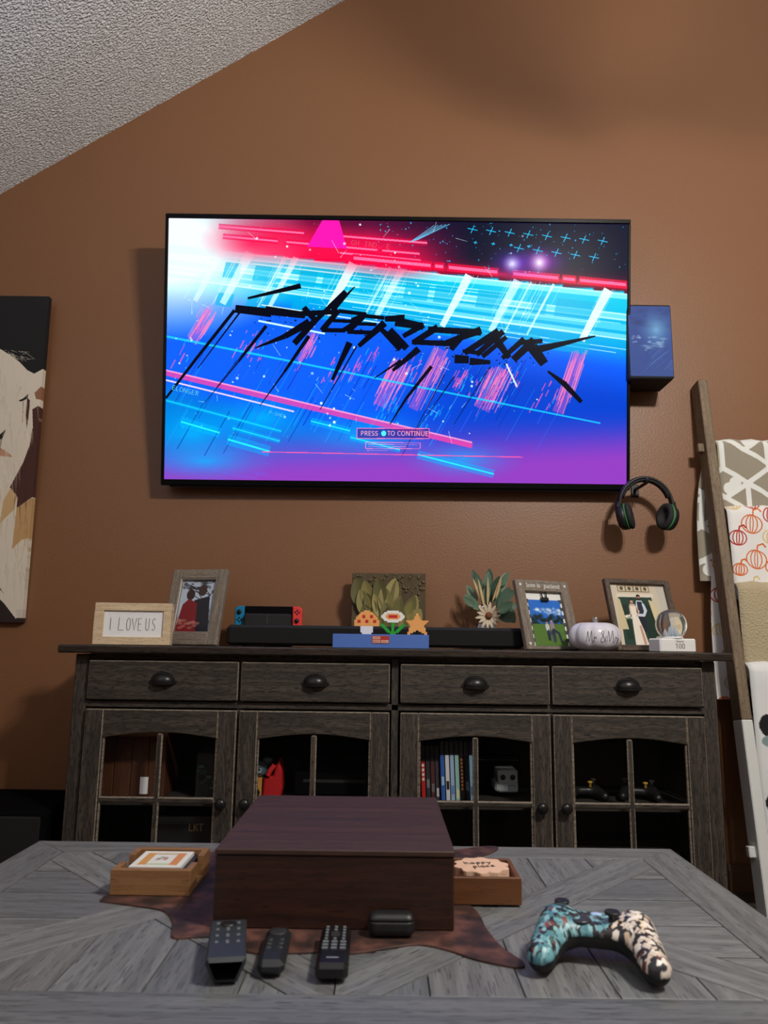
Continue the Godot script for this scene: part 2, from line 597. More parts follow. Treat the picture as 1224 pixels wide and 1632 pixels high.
# ---------------------------------------------------------------- television
func P(x: float, y: float) -> Vector2:      # a point of the game's title screen, 2 texels to the photo's pixel
	return Vector2((x - 265) * 2.0, (y - 346 - (x - 265) * 0.008) * 2.0)
func Z1(x: float, y: float) -> Vector2:
	return P(250 + 0.3186 * x, 330 + 0.3186 * y)
func Z2(x: float, y: float) -> Vector2:
	return P(630 + 0.3186 * x, 330 + 0.3186 * y)
func fan_line(k: float, x: float) -> Vector2:   # the slanting bands of the picture fan out downwards
	return P(x, 388 + 208 * k + (0.098 + 0.137 * k) * (x - 265))

func screen_art() -> ImageTexture:
	var r := RandomNumberGenerator.new()
	r.seed = 77
	var lowres := Image.create(164, 93, false, Image.FORMAT_RGBA8)
	for j in 93:
		for i in 164:
			var x := 265.0 + i / 164.0 * 737
			var dx := x - 265
			var y := 346.0 + j / 93.0 * 417 + dx * 0.008
			var k := (y - 388 - 0.098 * dx) / (208 + 0.137 * dx)
			var u := dx / 737
			var c: Color
			if k < 0.0:
				c = rgb8(8, 14, 40)
				c = c.lerp(rgb8(235, 24, 84), clampf(1.5 - absf(u - 0.32) * 4.4, 0, 1) * clampf((y - 330) / 60, 0.35, 1))
				c = c.lerp(rgb8(230, 10, 60), exp(-absf(k + 0.03) * 34) * 0.9)
			else:
				c = rgb8(0, 204, 230).lerp(rgb8(0, 160, 226), clampf(k / 0.35, 0, 1))
				c = c.lerp(rgb8(14, 92, 242), smoothstep(0.26, 0.42, k))
				c = c.lerp(rgb8(4, 62, 196), smoothstep(0.35, 0.7, u) * smoothstep(0.35, 0.6, k) * 0.9)
				c = c.lerp(rgb8(0, 128, 205), smoothstep(0.98, 1.2, k) * (1.0 - u) * 0.8)
			c = c.lerp(rgb8(146, 60, 186), smoothstep(672, 768, y + u * 34) * 0.97)
			c = c.lerp(rgb8(232, 255, 255), clampf(1.5 - Vector2(dx / 170, (y - 392) / 110).length() * 1.1, 0, 1))
			lowres.set_pixel(i, j, c)
	lowres.resize(1474, 834, Image.INTERPOLATE_CUBIC)
	var p := Pic.new(4, 4, Color.BLACK)
	p.im = lowres; p.w = 1474; p.h = 834
	# bright lines that run along the bands
	for i in 22:
		var k := r.randf() * 0.33
		var a := r.randf_range(280, 760)
		var wd := r.randf_range(1.2, 3.2)
		p.line(fan_line(k, a), fan_line(k, a + r.randf_range(120, 480)), wd, Color(0.8, 1, 1, r.randf_range(0.35, 0.8)))
	for k in [0.015, 0.12, 0.15, 0.25]:
		p.line(fan_line(k, 266), fan_line(k, 1002), 5.0, Color(0.9, 1, 1, 0.75))
	p.line(fan_line(0.03, 266), fan_line(0.03, 1002), 26, Color(0.85, 1, 1, 0.55), 14)
	p.line(fan_line(0.135, 266), fan_line(0.135, 1002), 16, Color(0.85, 1, 1, 0.5), 14)
	p.line(fan_line(0.235, 266), fan_line(0.235, 1002), 12, Color(0.8, 1, 1, 0.5), 12)
	p.line(fan_line(0.19, 266), fan_line(0.19, 1002), 4, Color(0.8, 1, 1, 0.35), 22)
	for b in [[362, 388], [410, 447], [482, 510], [520, 556], [580, 618], [652, 690], [700, 740], [768, 812], [856, 880], [894, 960]]:
		for k in [[0.045, 0.105], [0.165, 0.215]]:
			var q := []
			for c in [[b[0], k[0]], [b[1], k[0]], [b[1], k[1]], [b[0], k[1]]]:
				q.append(fan_line(c[1], c[0]) + Vector2(-0.52, 1.0) * 416.0 * c[1] * 0.9)
			p.poly(q, Color(0.0, 0.68, 0.86, 0.55))
	# slanting beams
	for b in [[352, 26, 0.5], [396, 34, 0.7], [452, 8, 0.5], [470, 22, 0.7], [562, 34, 0.95], [622, 8, 0.6], [640, 26, 0.7], [748, 30, 0.9], [826, 30, 0.75], [848, 8, 0.7], [884, 10, 0.7], [972, 34, 0.95]]:
		var t := fan_line(0.0, b[0])
		var d := Vector2(-0.52, 1.0)
		p.line(t, t + d * 165, b[1] * 0.9, Color(0.92, 1, 1, minf(1.0, b[2] * 0.95)), b[1] * 0.6)
		for i in 7:
			var o := r.randf_range(-40, 30)
			p.line(t + Vector2(o, 0), t + Vector2(o, 0) + d * r.randf_range(60, 170), 1.6, Color(0.85, 1, 1, 0.55))
	# pink and cyan data streaks below the bright band
	for b in [[318, 515, 20, 120], [404, 520, 30, 70], [420, 540, 26, 60], [500, 545, 16, 90], [560, 560, 46, 90], [600, 545, 30, 80], [672, 560, 24, 100], [740, 585, 20, 60], [768, 580, 46, 90], [798, 585, 40, 90], [835, 580, 16, 120], [905, 610, 24, 90], [640, 620, 40, 100], [700, 640, 30, 90], [880, 600, 14, 80]]:
		var base := P(b[0], b[1])
		for i in int(b[2]) / 2:
			var o := r.randf_range(-b[2], b[2])
			var pink: bool = r.randf() < 0.72 and b[1] < 615
			var col := Color(1, 0.36, 0.66, 0.75) if pink else Color(0.1, 0.75, 1, 0.6)
			var yy := r.randf_range(0, b[3])
			var st := base + Vector2(o, 0) + Vector2(-0.5, 1) * yy
			p.line(st, st + Vector2(-0.5, 1) * r.randf_range(6, 34), r.randf_range(1.5, 4), col)
	for q in [[332, 492, 304, 540, 15], [924, 560, 892, 655, 19], [706, 555, 660, 650, 16], [500, 530, 478, 574, 11], [640, 575, 606, 645, 22], [800, 585, 770, 650, 26]]:
		p.line(P(q[0], q[1]), P(q[2], q[3]), q[4] * 1.5, Color(0.95, 0.35, 0.75, 0.42), q[4] * 2.0)
		for i in int(q[4] * 1.4):
			var o := r.randf_range(-q[4], q[4]) * 0.8
			var a := P(q[0] + o, q[1] + r.randf_range(-8, 20))
			p.line(a, a + (P(q[2], q[3]) - P(q[0], q[1])) * r.randf_range(0.3, 0.95), r.randf_range(1.2, 3.5), Color(1, 0.5, 0.72, 0.7))
	# crimson strip lights
	for q in [[440, 372, 150, 60], [520, 395, 150, 50], [600, 405, 130, 46], [400, 385, 110, 50], [640, 420, 100, 36]]:
		p.glow(P(q[0], q[1]), q[2] * 2.0, q[3] * 2.0, Color(0.95, 0.05, 0.28, 0.75))
	for b in [[-0.17, 345, 482], [-0.1, 352, 440], [-0.1, 454, 600], [-0.17, 520, 680], [-0.06, 540, 670], [-0.1, 608, 668]]:
		p.line(fan_line(b[0], b[1]), fan_line(b[0], b[2]), 18, Color(0.9, 0, 0.25, 0.5))
		p.line(fan_line(b[0], b[1]), fan_line(b[0], b[2]), 6, Color(1, 0.45, 0.65, 0.95))
	for b in [[560, 688], [691, 708], [713, 795], [817, 893], [897, 920], [924, 1002]]:
		p.line(fan_line(-0.035, b[0]), fan_line(-0.035, b[1]), 26, Color(0.95, 0.02, 0.25, 0.75))
		p.line(fan_line(-0.035, b[0] + 2), fan_line(-0.035, b[1] - 2), 10, Color(1, 0.42, 0.62, 1))
	p.poly([Z1(820, 55), Z1(905, 58), Z1(945, 200), Z1(745, 190)], rgb8(255, 22, 170))
	for q in [[310, 690, 120, 60], [420, 665, 110, 50], [590, 690, 130, 46], [740, 730, 110, 40], [330, 735, 130, 40]]:
		p.glow(P(q[0], q[1]), q[2] * 2.0, q[3] * 2.0, Color(0, 0.75, 1, 0.65))
	for i in 90:
		var a := P(r.randf_range(300, 900), r.randf_range(560, 660))
		p.line(a, a + Vector2(-0.55, 1) * r.randf_range(40, 170), r.randf_range(1.2, 3.5), [Color(0.05, 0.1, 0.5, 0.5), Color(0.1, 0.7, 1, 0.45), Color(0.2, 0.4, 1, 0.5)][i % 3])
	# lower pink rail and cyan dashes
	for b in [[0.99, 265, 560, 17], [0.99, 560, 755, 15]]:
		p.line(fan_line(b[0], b[1]), fan_line(b[0], b[2]), b[3], Color(1, 0.25, 0.62, 0.75))
		p.line(fan_line(b[0] - 0.02, b[1]), fan_line(b[0] - 0.02, b[2]), 5, Color(1, 0.6, 0.8, 0.9))
	p.line(fan_line(1.045, 265), fan_line(1.045, 470), 5, Color(1, 0.85, 1, 0.9))
	p.line(fan_line(0.71, 265), fan_line(0.71, 960), 7, Color(0.1, 0.85, 1, 0.75), 5)
	for b in [[1.2, 266, 450, 6], [1.27, 372, 448, 8], [1.33, 290, 352, 16], [1.36, 365, 432, 18], [1.08, 497, 560, 12], [1.12, 560, 640, 10], [1.12, 668, 790, 14]]:
		p.line(fan_line(b[0], b[1]), fan_line(b[0], b[2]), b[3] * 1.9, Color(0, 0.75, 1, 0.38))
		p.line(fan_line(b[0], b[1]), fan_line(b[0], b[2]), b[3] * 0.32, Color(0.15, 0.95, 1, 0.9))
	for i in 60:
		var q := P(r.randf_range(266, 420), r.randf_range(700, 765))
		p.line(q, q + Vector2(r.randf_range(8, 60), r.randf_range(1, 8)), 1.5, Color(0.3, 0.45, 1, 0.35))
	# dark corner: crosses, specks, two lamps
	p.glow(Z2(600, 270), 110, 70, Color(0.45, 0.2, 0.9, 0.8)); p.glow(Z2(740, 260), 110, 70, Color(0.7, 0.15, 0.85, 0.8))
	p.glow(Z2(588, 272), 40, 40, Color(0.9, 0.9, 1, 1)); p.glow(Z2(725, 265), 44, 48, Color(1, 0.97, 1, 1))
	for i in 17:
		var c := Z2(385 + (i % 8) * 94, 98 + (i % 8) * 8) if i < 8 else Z2(620 + (i - 8) * 95, 192 + (i - 8) * 11)
		if i > 12: c = Z2(400 + (i - 13) * 90, 165 + (i - 13) * 6)
		var f := 16.0 if i < 13 else 6.0
		p.line(c - Vector2(f, f * 0.2), c + Vector2(f, f * 0.2), 2.5, Color(0.1, 0.8, 1, 0.9))
		p.line(c - Vector2(-f * 0.35, f * 0.8), c + Vector2(-f * 0.35, f * 0.8), 2.5, Color(0.1, 0.8, 1, 0.9))
	for i in 130:
		var c := P(r.randf_range(600, 1000), r.randf_range(350, 450))
		p.ell(c, r.randf_range(0.8, 3), r.randf_range(0.8, 3), Color(0.15, 0.75, 1, r.randf_range(0.3, 0.95)))
	for i in 5:
		p.line(Z2(70 + i * 9, 165 - i * 3), Z2(190 + i * 20, 80 - i * 2), 2, Color(0.4, 0.85, 1, 0.8))
	# white scratches and spray
	for i in 230:
		var c := P(r.randf_range(266, 860), r.randf_range(352, 700))
		var f := r.randf() ** 3 * 4.0 + 0.7
		p.ell(c, f, f, Color(0.9, 1, 1, r.randf_range(0.4, 0.95)))
	for i in 46:
		var c := P(r.randf_range(300, 830), r.randf_range(360, 690))
		p.line(c, c + Vector2.from_angle(r.randf() * TAU) * r.randf_range(8, 50), 1.6, Color(0.85, 1, 1, 0.7), 0.8)
	p.line(Z1(505, 565), Z1(840, 628), 6, Color(0.85, 1, 1, 0.9))
	p.line(Z1(520, 485), Z1(1140, 575), 4, Color(0.9, 1, 1, 0.85))
	p.line(Z2(560, 775), Z2(615, 890), 5, Color(0.9, 1, 1, 0.9))
	# the black brush lettering
	var ink := rgb8(6, 8, 22)
	for b in [[450, 452, 715, 388, 10, 24], [388, 505, 570, 525, 36, 40], [540, 512, 740, 536, 40, 30], [700, 530, 890, 518, 26, 22], [385, 512, 200, 752, 15, 14], [200, 752, 48, 955, 14, 10], [410, 525, 205, 805, 8, 4],
		[490, 702, 640, 642, 6, 24], [640, 642, 762, 570, 26, 36], [875, 510, 988, 390, 26, 4], 
		[1010, 690, 1140, 572, 20, 34], [1140, 552, 1240, 548, 24, 34], [1115, 598, 1226, 700, 20, 40],
		[760, 640, 640, 820, 18, 12], [640, 820, 520, 990, 9, 3], [965, 672, 880, 860, 30, 14], [1000, 690, 820, 1010, 7, 3], [545, 590, 410, 770, 16, 8], [410, 770, 240, 980, 6, 2], [500, 640, 300, 900, 5, 2], [1224, 760, 1092, 850, 12, 4]]:
		p.line(Z1(b[0], b[1]), Z1(b[2], b[3]), b[4] * 0.7, ink, b[5] * 0.7)
	for b in [[0, 565, 142, 590, 42, 30], [142, 580, 40, 640, 30, 20], [-30, 610, 60, 700, 36, 30], [165, 604, 432, 618, 26, 30], [215, 592, 92, 672, 30, 26], [85, 668, 292, 676, 22, 26], [255, 672, 432, 606, 24, 34], [330, 640, 282, 706, 34, 22],
		[350, 722, 520, 610, 26, 30], [340, 712, 430, 722, 16, 20], [410, 730, 545, 612, 24, 26], [440, 740, 560, 640, 22, 20], [500, 640, 575, 745, 36, 24], [540, 748, 650, 650, 20, 26], [596, 755, 700, 655, 30, 36], [628, 668, 742, 660, 24, 20], [690, 690, 752, 775, 50, 40], [720, 702, 1008, 634, 34, 6],
		[770, 812, 860, 880, 10, 26], [850, 872, 940, 966, 26, 18], [300, 752, 372, 756, 40, 34], [376, 764, 480, 768, 34, 18], [120, 702, -10, 812, 30, 14], [185, 790, 60, 950, 16, 12], [60, 950, -20, 1080, 12, 4], [300, 840, 120, 1100, 5, 2], [480, 790, 300, 1080, 4, 2], [250, 830, 40, 1240, 4, 2]]:
		p.line(Z2(b[0], b[1]), Z2(b[2], b[3]), b[4] * 0.72, Color(ink, 0.97), b[5] * 0.72)
	for b in [[365, 245, 395, 278, 14], [472, 203, 395, 280, 12], [395, 278, 342, 338, 16], [455, 252, 412, 304, 14], [455, 254, 526, 262, 10], [526, 262, 488, 278, 12], [430, 278, 502, 281, 9], [502, 281, 468, 303, 12], [412, 303, 472, 304, 11], [522, 264, 478, 308, 13], [520, 266, 572, 271, 10], [500, 286, 552, 288, 9], [478, 307, 540, 309, 11]]:
		p.line(P(255 + b[0] * 0.625, 335 + b[1] * 0.625), P(255 + b[2] * 0.625, 335 + b[3] * 0.625), b[4] * 1.25, ink)
	for i in 70:
		var c := P(r.randf_range(390, 880), 0)
		c.y = P(0, 488 + (c.x / 2.0) * 0.12).y + r.randf_range(-26, 40)
		p.ell(c, r.randf_range(1, 4), r.randf_range(1, 3), Color(ink, 0.85))
	# prompt frames
	p.poly([P(571, 681), P(686, 681), P(686, 697), P(571, 697)], Color(0.25, 0.1, 0.5, 0.65))
	p.path([P(571, 681), P(686, 681), P(686, 697), P(571, 697)], 2.2, rgb8(255, 120, 176), true)
	p.path([P(585, 703), P(672, 704), P(672, 713), P(585, 713)], 1.6, rgb8(255, 130, 190), true)
	p.line(P(589, 706), P(668, 707), 1.4, rgb8(255, 150, 200, 0.8)); p.line(P(589, 710), P(650, 710), 1.4, rgb8(255, 150, 200, 0.8)); p.line(P(587, 716), P(620, 716), 1.4, rgb8(255, 150, 200, 0.8))
	p.line(P(420, 719), P(836, 726), 2.6, rgb8(255, 90, 160))
	p.ell(P(613.5, 689), 8, 9, rgb8(80, 230, 235))
	return p.tex()

func glowing(c: Color, e := 1.0) -> StandardMaterial3D:
	var m := mat(Color.BLACK, 0.5)
	m.emission_enabled = true
	m.emission = c
	m.emission_energy_multiplier = e
	return m

func television() -> void:
	# bottom edge near the wall, top leaning out into the room
	var w := 1.765
	var h := 1.03
	var tilt := deg_to_rad(8.6)
	var bs := Basis(Vector3.UP, deg_to_rad(0.3)) * Basis(Vector3.RIGHT, tilt) * Basis(Vector3.BACK, deg_to_rad(0.15))
	var tv := thing("television", "large wall-mounted flat television showing a neon title screen", "television", Vector3(0.0425, 1.425, 0.062), bs)
	var s := ST()
	var e := 0.011
	cbox(s, Vector3(0, h - e * 0.75, 0.0), Vector3(w, e * 1.5, 0.03), 0.002)
	cbox(s, Vector3(0, 0.011, 0.0), Vector3(w, 0.022, 0.03), 0.002)
	for g in [-1.0, 1.0]:
		cbox(s, Vector3(g * (w - e) / 2, h / 2, 0.0), Vector3(e, h - 0.036, 0.03), 0.002)
	part("bezel", s, M.gloss, tv)
	s = ST()
	uvbox(s, Vector3(0, 0.022 + (h - 0.0385) / 2, 0.002), Vector3(w - 2 * e, h - 0.0385, 0.01))
	var m := mat(Color.BLACK, 0.3)
	m.metallic_specular = 0.12
	m.emission_enabled = true
	m.emission_texture = screen_art()
	m.emission = Color.WHITE
	m.emission_operator = BaseMaterial3D.EMISSION_OP_MULTIPLY
	m.emission_energy_multiplier = 1.2
	part("screen", s, m, tv)
	s = ST()
	cbox(s, Vector3(0, h / 2, -0.02), Vector3(w - 0.004, h - 0.004, 0.012), 0.003)
	cbox(s, Vector3(0, 0.34, -0.04), Vector3(w * 0.72, 0.5, 0.03), 0.01)
	part("back_housing", s, M.matte, tv)
	for g in [-0.25, 0.25]:
		s = ST()
		tube(s, [Vector3(g, 0.35, -0.05), Vector3(g, 0.4, -0.085)], 0.018, 8)
		part("wall_bracket", s, M.iron, tv)
	s = ST()
	cbox(s, Vector3(0, 0.006, 0.0), Vector3(w * 0.965, 0.026, 0.014), 0.003)
	part("lower_lip", s, M.matte, tv)
	var k := (w - 2 * e) / 737.0
	var pink := glowing(rgb8(255, 176, 206), 1.0)
	var px := func(x: float, y: float) -> Vector3:
		return Vector3((x - 265 - 368.5) * k, h - 0.0165 - (y - 346 - (x - 265) * 0.008) * (h - 0.0385) / 417.0, 0.0072)
	words("PRESS", 0.0175, pink, tv, px.call(590.5, 689), "screen_lettering", "Droid Sans")
	words("TO CONTINUE", 0.0175, pink, tv, px.call(652, 689), "screen_lettering", "Droid Sans")
	var cy := glowing(rgb8(90, 220, 255), 0.8)
	words("P-3461", 0.0125, cy, tv, px.call(443, 659), "screen_lettering", "Droid Sans Mono", Basis(Vector3.BACK, -0.24))
	var crim := glowing(rgb8(255, 40, 90), 0.8)
	words("GH IND. E", 0.02, crim, tv, px.call(589, 387), "screen_lettering", "Droid Sans Mono", Basis(Vector3.BACK, -0.1))
	words("ELONGER", 0.018, cy, tv, px.call(296, 622), "screen_lettering", "Droid Sans Mono", Basis(Vector3.BACK, -0.22))
	var l := AreaLight3D.new()
	l.name = "screen_light"
	l.area_size = Vector2(w - 0.03, h - 0.05)
	l.light_color = rgb8(120, 170, 255)
	l.light_energy = 0.12
	l.shadow_enabled = true
	l.position = Vector3(0, h / 2, 0.03)
	l.rotation.y = PI
	tv.add_child(l)

# ---------------------------------------------------------------- sideboard
const ZF := 0.425        # front of the carcass
func sideboard() -> void:
	var sb := thing("sideboard", "long distressed dark wood sideboard with four drawers and four glazed doors", "sideboard", Vector3(0.042, 0, 0))
	var H := 0.829
	# carcass: sides, bottom, dividers, back rails (x measured from the middle of the piece)
	var s: SurfaceTool
	var e: SurfaceTool
	var board := func(called: String, c: Vector3, size: Vector3, m: Material):
		var q := ST()
		cbox(q, c, size, 0.002)
		part(called, q, m, sb)
	for x in [-0.988, 0.988]: board.call("side_panel", Vector3(x, 0.4, 0.215), Vector3(0.042, 0.8, 0.42), M.cab_v)
	board.call("centre_post", Vector3(0, 0.4, 0.4), Vector3(0.024, 0.8, 0.05), M.cab_v)
	for x in [-0.486, 0.486]: board.call("post", Vector3(x, 0.4, 0.4), Vector3(0.02, 0.8, 0.04), M.cab_v)
	board.call("cross_rail", Vector3(0, 0.648, 0.402), Vector3(1.94, 0.02, 0.046), M.cab_h)
	board.call("cross_rail", Vector3(0, 0.795, 0.39), Vector3(1.94, 0.022, 0.04), M.cab_h)
	board.call("bottom_panel", Vector3(0, 0.05, 0.22), Vector3(1.94, 0.06, 0.4), M.cab_h)
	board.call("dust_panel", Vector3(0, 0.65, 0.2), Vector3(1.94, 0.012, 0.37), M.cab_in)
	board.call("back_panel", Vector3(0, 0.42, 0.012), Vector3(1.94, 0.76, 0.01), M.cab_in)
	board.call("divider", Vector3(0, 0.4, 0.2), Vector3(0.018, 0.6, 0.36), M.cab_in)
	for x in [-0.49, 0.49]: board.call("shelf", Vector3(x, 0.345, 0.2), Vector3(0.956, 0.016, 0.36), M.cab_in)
	s = ST(); e = ST()
	cbox(s, Vector3(0, H - 0.0125, 0.237), Vector3(2.102, 0.025, 0.466), 0.004, Basis(), e)
	part("top", s, M.cab_top, sb, e, M.cab_h)
	for x in [-0.98, 0.98]: board.call("foot", Vector3(x, 0.01, 0.38), Vector3(0.06, 0.02, 0.06), M.cab_v)
	# [left edge, right edge] of each bay, in the room's x, knob side
	var bays := [[-0.918, -0.448, 1], [-0.44, 0.025, -1], [0.059, 0.524, 1], [0.533, 1.003, -1]]
	for b in bays:
		var x0: float = b[0] - 0.042
		var x1: float = b[1] - 0.042
		var cx := (x0 + x1) / 2
		s = ST(); e = ST()
		cbox(s, Vector3(cx, 0.7225, ZF + 0.009), Vector3(x1 - x0, 0.119, 0.018), 0.003, Basis(), e)
		var d := part("drawer", s, M.cab_h, sb, e, M.worn)
		cup_pull(d, Vector3(cx, 0.7255, ZF + 0.018))
		door(sb, x0, x1, b[2])

func cup_pull(d: Node, at: Vector3) -> void:
	var s := ST(true)
	var f := func(u: float, v: float) -> Vector3:       # a quarter dome open at the bottom
		var a := PI * u
		var t := v * 2.25
		return at + Vector3(-cos(a) * 0.036 * sin(t * 0.82 + 0.02), cos(t * 0.82) * 0.027 - 0.006, sin(a) * 0.026 * sin(t * 0.82 + 0.02))
	sheet(s, 20, 10, f)
	part("cup_pull", s, M.iron, d)
	s = ST()
	var rim := PackedVector2Array()
	for i in 17:
		var a := PI * i / 16
		rim.append(Vector2(cos(a) * 0.038, sin(a) * 0.028 - 0.004))
	rim.append_array(PackedVector2Array([Vector2(-0.044, -0.004), Vector2(-0.043, -0.012), Vector2(-0.034, -0.014), Vector2(0.034, -0.014), Vector2(0.043, -0.012), Vector2(0.044, -0.004)]))
	extrude(s, rim, 0.003, Transform3D(Basis(), at), 0.001)
	tube(s, [at + Vector3(-0.036, -0.012, 0.002), at + Vector3(-0.03, -0.013, 0.016), at + Vector3(0, -0.014, 0.026), at + Vector3(0.03, -0.013, 0.016), at + Vector3(0.036, -0.012, 0.002)], 0.0022, 6)
	part("pull_plate", s, M.iron, d)

func door(sb: Node, x0: float, x1: float, knob_side: int) -> void:
	var y0 := 0.085
	var y1 := 0.634
	var st := 0.057
	var wx0 := x0 + st
	var wx1 := x1 - st
	var wy0 := 0.15
	var wy1 := 0.549          # window's top corner; the arch rises above it
	var s: SurfaceTool
	var e: SurfaceTool
	var d := Node3D.new()
	d.name = numbered("door", sb)
	sb.add_child(d, true)
	for x in [x0 + st / 2, x1 - st / 2]:
		s = ST(); e = ST()
		cbox(s, Vector3(x, (y0 + y1) / 2, ZF + 0.009), Vector3(st, y1 - y0, 0.018), 0.003, Basis(), e)
		part("stile", s, M.cab_v, d, e, M.worn)
	s = ST(); e = ST()
	var arch := PackedVector2Array([Vector2(wx0, y1), Vector2(wx0, wy1)])
	for i in range(1, 16):
		var t := i / 16.0
		arch.append(Vector2(lerpf(wx0, wx1, t), wy1 + sin(PI * t) * 0.017))
	arch.append_array(PackedVector2Array([Vector2(wx1, wy1), Vector2(wx1, y1)]))
	extrude(s, arch, 0.0176, Transform3D(Basis(), Vector3(0, 0, ZF)), 0.003, e)
	part("arched_rail", s, M.cab_h, d, e, M.worn)
	s = ST(); e = ST()
	cbox(s, Vector3((wx0 + wx1) / 2, (y0 + wy0) / 2, ZF + 0.0088), Vector3(wx1 - wx0, wy0 - y0, 0.0176), 0.003, Basis(), e)
	part("bottom_rail", s, M.cab_h, d, e, M.worn)
	# glazing bars with worn beads along the panes
	var cx := (wx0 + wx1) / 2
	s = ST(); e = ST()
	cbox(s, Vector3(cx, (wy0 + wy1) / 2 + 0.006, ZF + 0.008), Vector3(0.018, wy1 - wy0 + 0.014, 0.014), 0.004, Basis(), e)
	part("glazing_bar", s, M.cab_v, d, e, M.worn)
	s = ST(); e = ST()
	cbox(s, Vector3(cx, 0.366, ZF + 0.0078), Vector3(wx1 - wx0, 0.018, 0.014), 0.004, Basis(), e)
	part("glazing_bar", s, M.cab_h, d, e, M.worn)
	for g in [wx0 + 0.003, wx1 - 0.003]:
		s = ST()
		cbox(s, Vector3(g, (wy0 + wy1) / 2, ZF + 0.005), Vector3(0.006, wy1 - wy0, 0.012), 0.002)
		part("glazing_bead", s, M.worn, d)
	s = ST()
	cbox(s, Vector3(cx, wy0 + 0.003, ZF + 0.005), Vector3(wx1 - wx0, 0.006, 0.012), 0.002)
	part("glazing_bead", s, M.worn, d)
	for q in [[wx0, cx, wy0, 0.366], [cx, wx1, wy0, 0.366], [wx0, cx, 0.366, 0.566], [cx, wx1, 0.366, 0.566]]:
		s = ST()
		cbox(s, Vector3((q[0] + q[1]) / 2, (q[2] + q[3]) / 2, ZF + 0.003), Vector3(q[1] - q[0], q[3] - q[2], 0.002), 0.0005)
		part("glass_pane", s, M.glass, d)
	s = ST(true)
	var kx := x1 - 0.034 if knob_side > 0 else x0 + 0.03
	lathe(s, [Vector2(0, 0), Vector2(0.009, 0), Vector2(0.007, 0.006), Vector2(0.008, 0.011), Vector2(0.0155, 0.016), Vector2(0.017, 0.022), Vector2(0.013, 0.028), Vector2(0.006, 0.0305), Vector2(0, 0.031)], 20, Transform3D(Basis(Vector3.RIGHT, PI / 2), Vector3(kx, 0.361, ZF + 0.018)))
	part("knob", s, M.iron, d)

